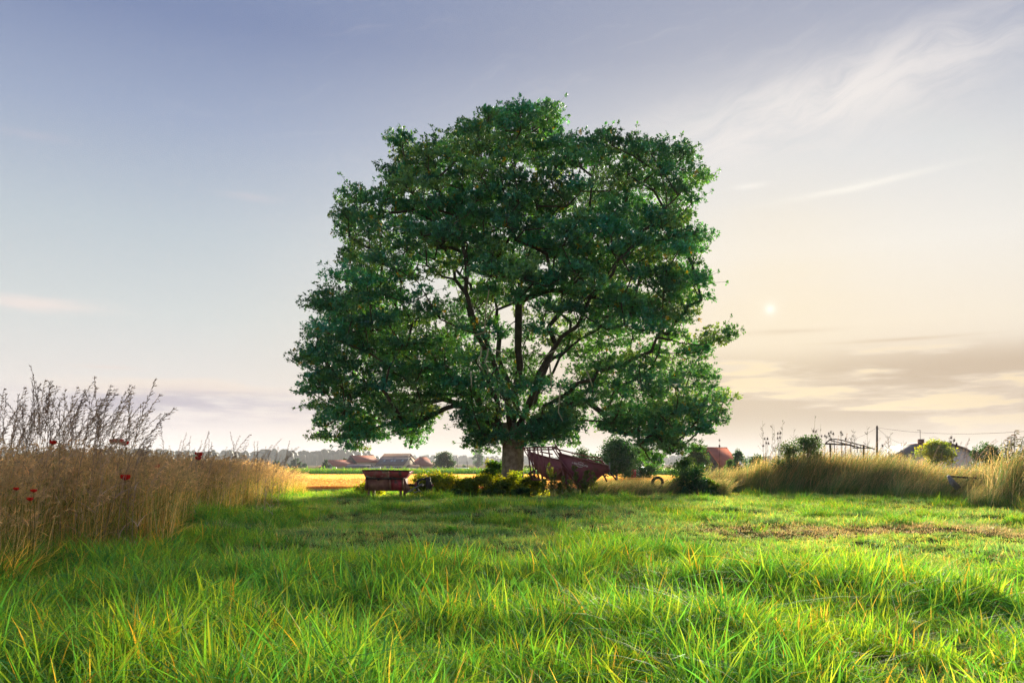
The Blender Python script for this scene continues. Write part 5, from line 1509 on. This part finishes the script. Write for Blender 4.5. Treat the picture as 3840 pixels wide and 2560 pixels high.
# mugwort spires along the right skyline
Mug = [(0.09, 0.085, 0.055), (0.075, 0.08, 0.05), (0.12, 0.10, 0.07)]
for i, (px, yt, lab) in enumerate(((2864, 1576, 'tall thin weed spire left of the first teasel heads'), (2896, 1588, 'thin weed spire between two teasels'), (2911, 1591, 'thin leafless spire beside the twin teasel heads'), (2926, 1573, 'tall thin spire above the clustered teasel heads'),
                       (2975, 1600, 'lone thin spire left of the rounded bank shrub'), (3050, 1558, 'tallest spire rising over the rounded bank shrub'), (3066, 1588, 'spire right of the tallest one over the bank shrub'), (3210, 1606, 'spire above the lattice boom'),
                       (3254, 1596, 'branching spire left of the wooden pole'), (3190, 1628, 'short spire over the lattice boom'), (3335, 1632, 'branching spire right of the wooden pole'), (3345, 1620, 'thin spire next to the pole and house cable'), (3395, 1650, 'short spire left of the brick chimney'))):
    spire_weed(px, yt, float(np.interp(px, [2860, 3000, 3200, 3400], [30.2, 29.6, 27.6, 25.8])) + (i % 4) * 0.3, lab, 0.20, Mug, 0.7, 'mugwort_weed', 'dark weed spires on the right skyline')
# teasels
def teasel(px, heads, Y, label):
    Y = float(np.interp(px, [2690, 3000, 3200, 3400, 3570], [30.0, 29.2, 27.2, 25.4, 23.5]))
    g = base(px, Y); t = thing('teasel', g, label, 'teasel', 'teasels on the right bank')
    zs = max(P(0, hy, Y).z for _, hy in heads)
    main = MB(); fork = g + Vector((0, 0, (zs - g.z) * .6))
    main.tube([g, fork], [.008, .006], 5, (0.10, 0.08, 0.05))
    for hx, hy in heads:
        p = P(hx, hy, Y); p.y += random.gauss(0, .08)
        main.tube([fork, fork.lerp(p, .5) + Vector(((p.x - fork.x) * .25, 0, -.02)), p], [.005, .004, .004], 4, (0.10, 0.08, 0.05), False)
    main.build('stem', M_dry, t)
    for hx, hy in heads:
        p = P(hx, hy, Y); hd = MB(); s = random.uniform(.62, .85)
        hd.tube([p + Vector((0, 0, z * s)) for z in (-.055, -.045, -.02, .01, .035, .055)], [.006, .022 * s, .030 * s, .029 * s, .020 * s, .006], 10, (0.055, 0.035, 0.025))
        n = 40; d = rand_dir(n)
        leaf_quads(hd, np.array(p) + d * (.025, .025, .045), d + np.array((0, 0, .3)), rand_dir(n), np.full(n, .028), np.full(n, .006), np.full((n, 3), .05))
        k = 5; a = rng.uniform(0, 6.28, k)
        leaf_quads(hd, np.repeat(np.array([p - Vector((0, 0, .05))]), k, 0), np.stack([np.cos(a), np.sin(a), np.full(k, .7)], 1), rand_dir(k), np.full(k, .09), np.full(k, .006), np.full((k, 3), .06))
        hd.build('seed_head', M_dry, t)
teasel(2698, [(2698, 1650), (2698, 1671)], 24, 'lone teasel standing against the board barn roof')
teasel(2870, [(2868, 1644), (2878, 1644), (2874, 1660), (2882, 1661), (2862, 1670)], 23.5, 'teasel with five close heads below the left spires')
teasel(2920, [(2917, 1624), (2926, 1623), (2925, 1640), (2917, 1642)], 23.5, 'teasel with four heads beside the tall spire')
teasel(3054, [(3050, 1616), (3060, 1617), (3062, 1640)], 23, 'teasel in front of the tallest weed spire')
teasel(3090, [(3081, 1634), (3094, 1634), (3101, 1638)], 23, 'teasel with three even heads left of the lattice boom')
teasel(3115, [(3108, 1624), (3116, 1620), (3110, 1633), (3116, 1643), (3125, 1625)], 22.6, 'teasel with five heads over the arch of the lattice boom')
teasel(3156, [(3154, 1620), (3158, 1628)], 22.8, 'teasel with two stacked heads above the lattice boom')
teasel(3172, [(3172, 1645)], 23, 'single small teasel over the middle of the lattice boom')
teasel(3310, [(3309, 1670)], 23, 'single teasel head low beside the wooden pole')
teasel(3570, [(3567, 1640), (3566, 1656), (3578, 1650), (3587, 1665)], 22, 'teasel standing in front of the pale house roof')
# buddleia at the far right
def buddleia():
    Y = 21.5; px = 3800; g = base(px, Y); t = thing('buddleia_bush', g, 'dark drooping buddleia with long leaves at the end of the right bank', 'bush')
    st = MB(); lf = MB()
    for i in range(9):
        hx = 3760 + i * 13 + random.gauss(0, 8); hy = 1612 + abs(i - 4) * 9 + random.random() * 30
        p = P(hx, hy, Y + random.gauss(0, .25)); mid = g.lerp(p, .55) + Vector((0, 0, .1))
        st.tube([g, mid, p], [.014, .010, .005], 5, (.10, .07, .045))
        pts = np.array([mid[:], mid.lerp(p, .5)[:], p[:]])
        n = 46; tt = rng.random(n)[:, None]; b_ = np.array(mid) * (1 - tt) + np.array(p) * tt
        a = rng.uniform(0, 6.28, n); ax = np.stack([np.cos(a), np.sin(a), rng.uniform(-.7, .4, n)], 1)
        leaf_quads(lf, b_, ax, np.array([0, 0, 1.0]) + rng.normal(0, .3, (n, 3)), rng.uniform(.09, .16, n), np.full(n, .028), np.array((.045, .06, .03))[None] * rng.uniform(.7, 1.3, (n, 1)))
        tip = np.array([p[:], (p + Vector((.05, 0, .03)))[:], (p + Vector((.14, 0, -.03)))[:]])
        spikelets(lf, tip, 40, .022, .012, (.07, .045, .035), .8)
    st.build('stems', M_dry, t); lf.build('leaves', M_bush, t)
buddleia()

# poppies in the cereal
def poppy(px, py, Y, label, s=1.0):
    Y = (3.95 if py < 1790 else 3.35) / ((1920 - px) / F - 0.165)
    p = P(px, py - (8 if py < 1700 else 0), Y); g = Vector((p.x - 0.05, Y, gz1(p.x, Y)))
    t = thing('poppy', g, label, 'poppy', 'red poppies in the cereal')
    m = MB(); m.tube([g, g.lerp(p, .6) + Vector((.03, 0, 0)), p], [.0035, .003, .0025], 5, (.10, .16, .05)); m.build('stem', M_grass, t)
    for k in range(4):
        a = k * 1.5708 + random.random() * .5; m = MB(); d = Vector((math.cos(a), math.sin(a), 0)); e = Vector((-math.sin(a), math.cos(a), 0)); up = Vector((0, 0, 1))
        S = 12.0 * Y / F * s; V = []
        for r_, z_, w_ in ((.1, 0, .25), (.5, .3, .85), (.75, .8, 1.0), (.8, 1.25, .8)):
            for c_ in (-1, -.35, .35, 1):
                V.append(p + (d * r_ + e * c_ * w_ + up * (z_ + .12 * c_ * c_ + random.gauss(0, .04))) * S)
        m.add([v[:] for v in V], [(i * 4 + j, i * 4 + j + 1, (i + 1) * 4 + j + 1, (i + 1) * 4 + j) for i in range(3) for j in range(3)], (0.55, 0.022, 0.014)); m.build('petal', M_petal, t, True)
    m = MB(); m.tube([p, p + Vector((0, 0, .016 * s))], [.006 * s, .009 * s], 8, (.03, .03, .025)); m.build('seed_pod', M_dry, t)
for px, py, Y, lab, s in ((427, 1672, 8.6, 'left one of three red poppies standing together above the cereal', 1.15), (448, 1670, 8.7, 'middle one of three red poppies standing together above the cereal', 1.05), (468, 1679, 8.5, 'right and lowest of three red poppies standing together above the cereal', 1.15),
                       (199, 1675, 8.4, 'lone red poppy among the tallest grass stalks', 1.0), (746, 1712, 13.0, 'upper of two red poppies before the far dark tree', 1.1), (743, 1725, 12.8, 'lower of two red poppies before the far dark tree', .9),
                       (585, 1757, 9.6, 'red poppy just below the cereal ears right of the three', 1.1), (469, 1800, 7.6, 'red poppy low in the cereal below the group of three', 1.3), (126, 1846, 6.6, 'small upright red poppy low in the cereal at the field edge', .8),
                       (112, 1878, 6.4, 'lowest red poppy in the cereal foot', .9), (60, 1838, 6.8, 'small red poppy nearest the cereal edge corner', .7)):
    poppy(px, py, Y, lab, s)

# ================================================================== AIR
def haze():
    m = MB(); m.box(0, 2100, 28, 9400, 4700, 84)
    mt = bpy.data.materials.new('haze_air'); mt.use_nodes = True
    t = mt.node_tree; t.nodes.clear()
    v = t.nodes.new('ShaderNodeVolumePrincipled'); v.inputs['Color'].default_value = (0.90, 0.93, 1.0, 1); v.inputs['Density'].default_value = 0.00019; v.inputs['Anisotropy'].default_value = 0.0
    o = t.nodes.new('ShaderNodeOutputMaterial'); t.links.new(v.outputs[0], o.inputs['Volume'])
    tag(m.build('haze', mt), 'pale evening haze over the fields', 'haze', kind='stuff')
haze()
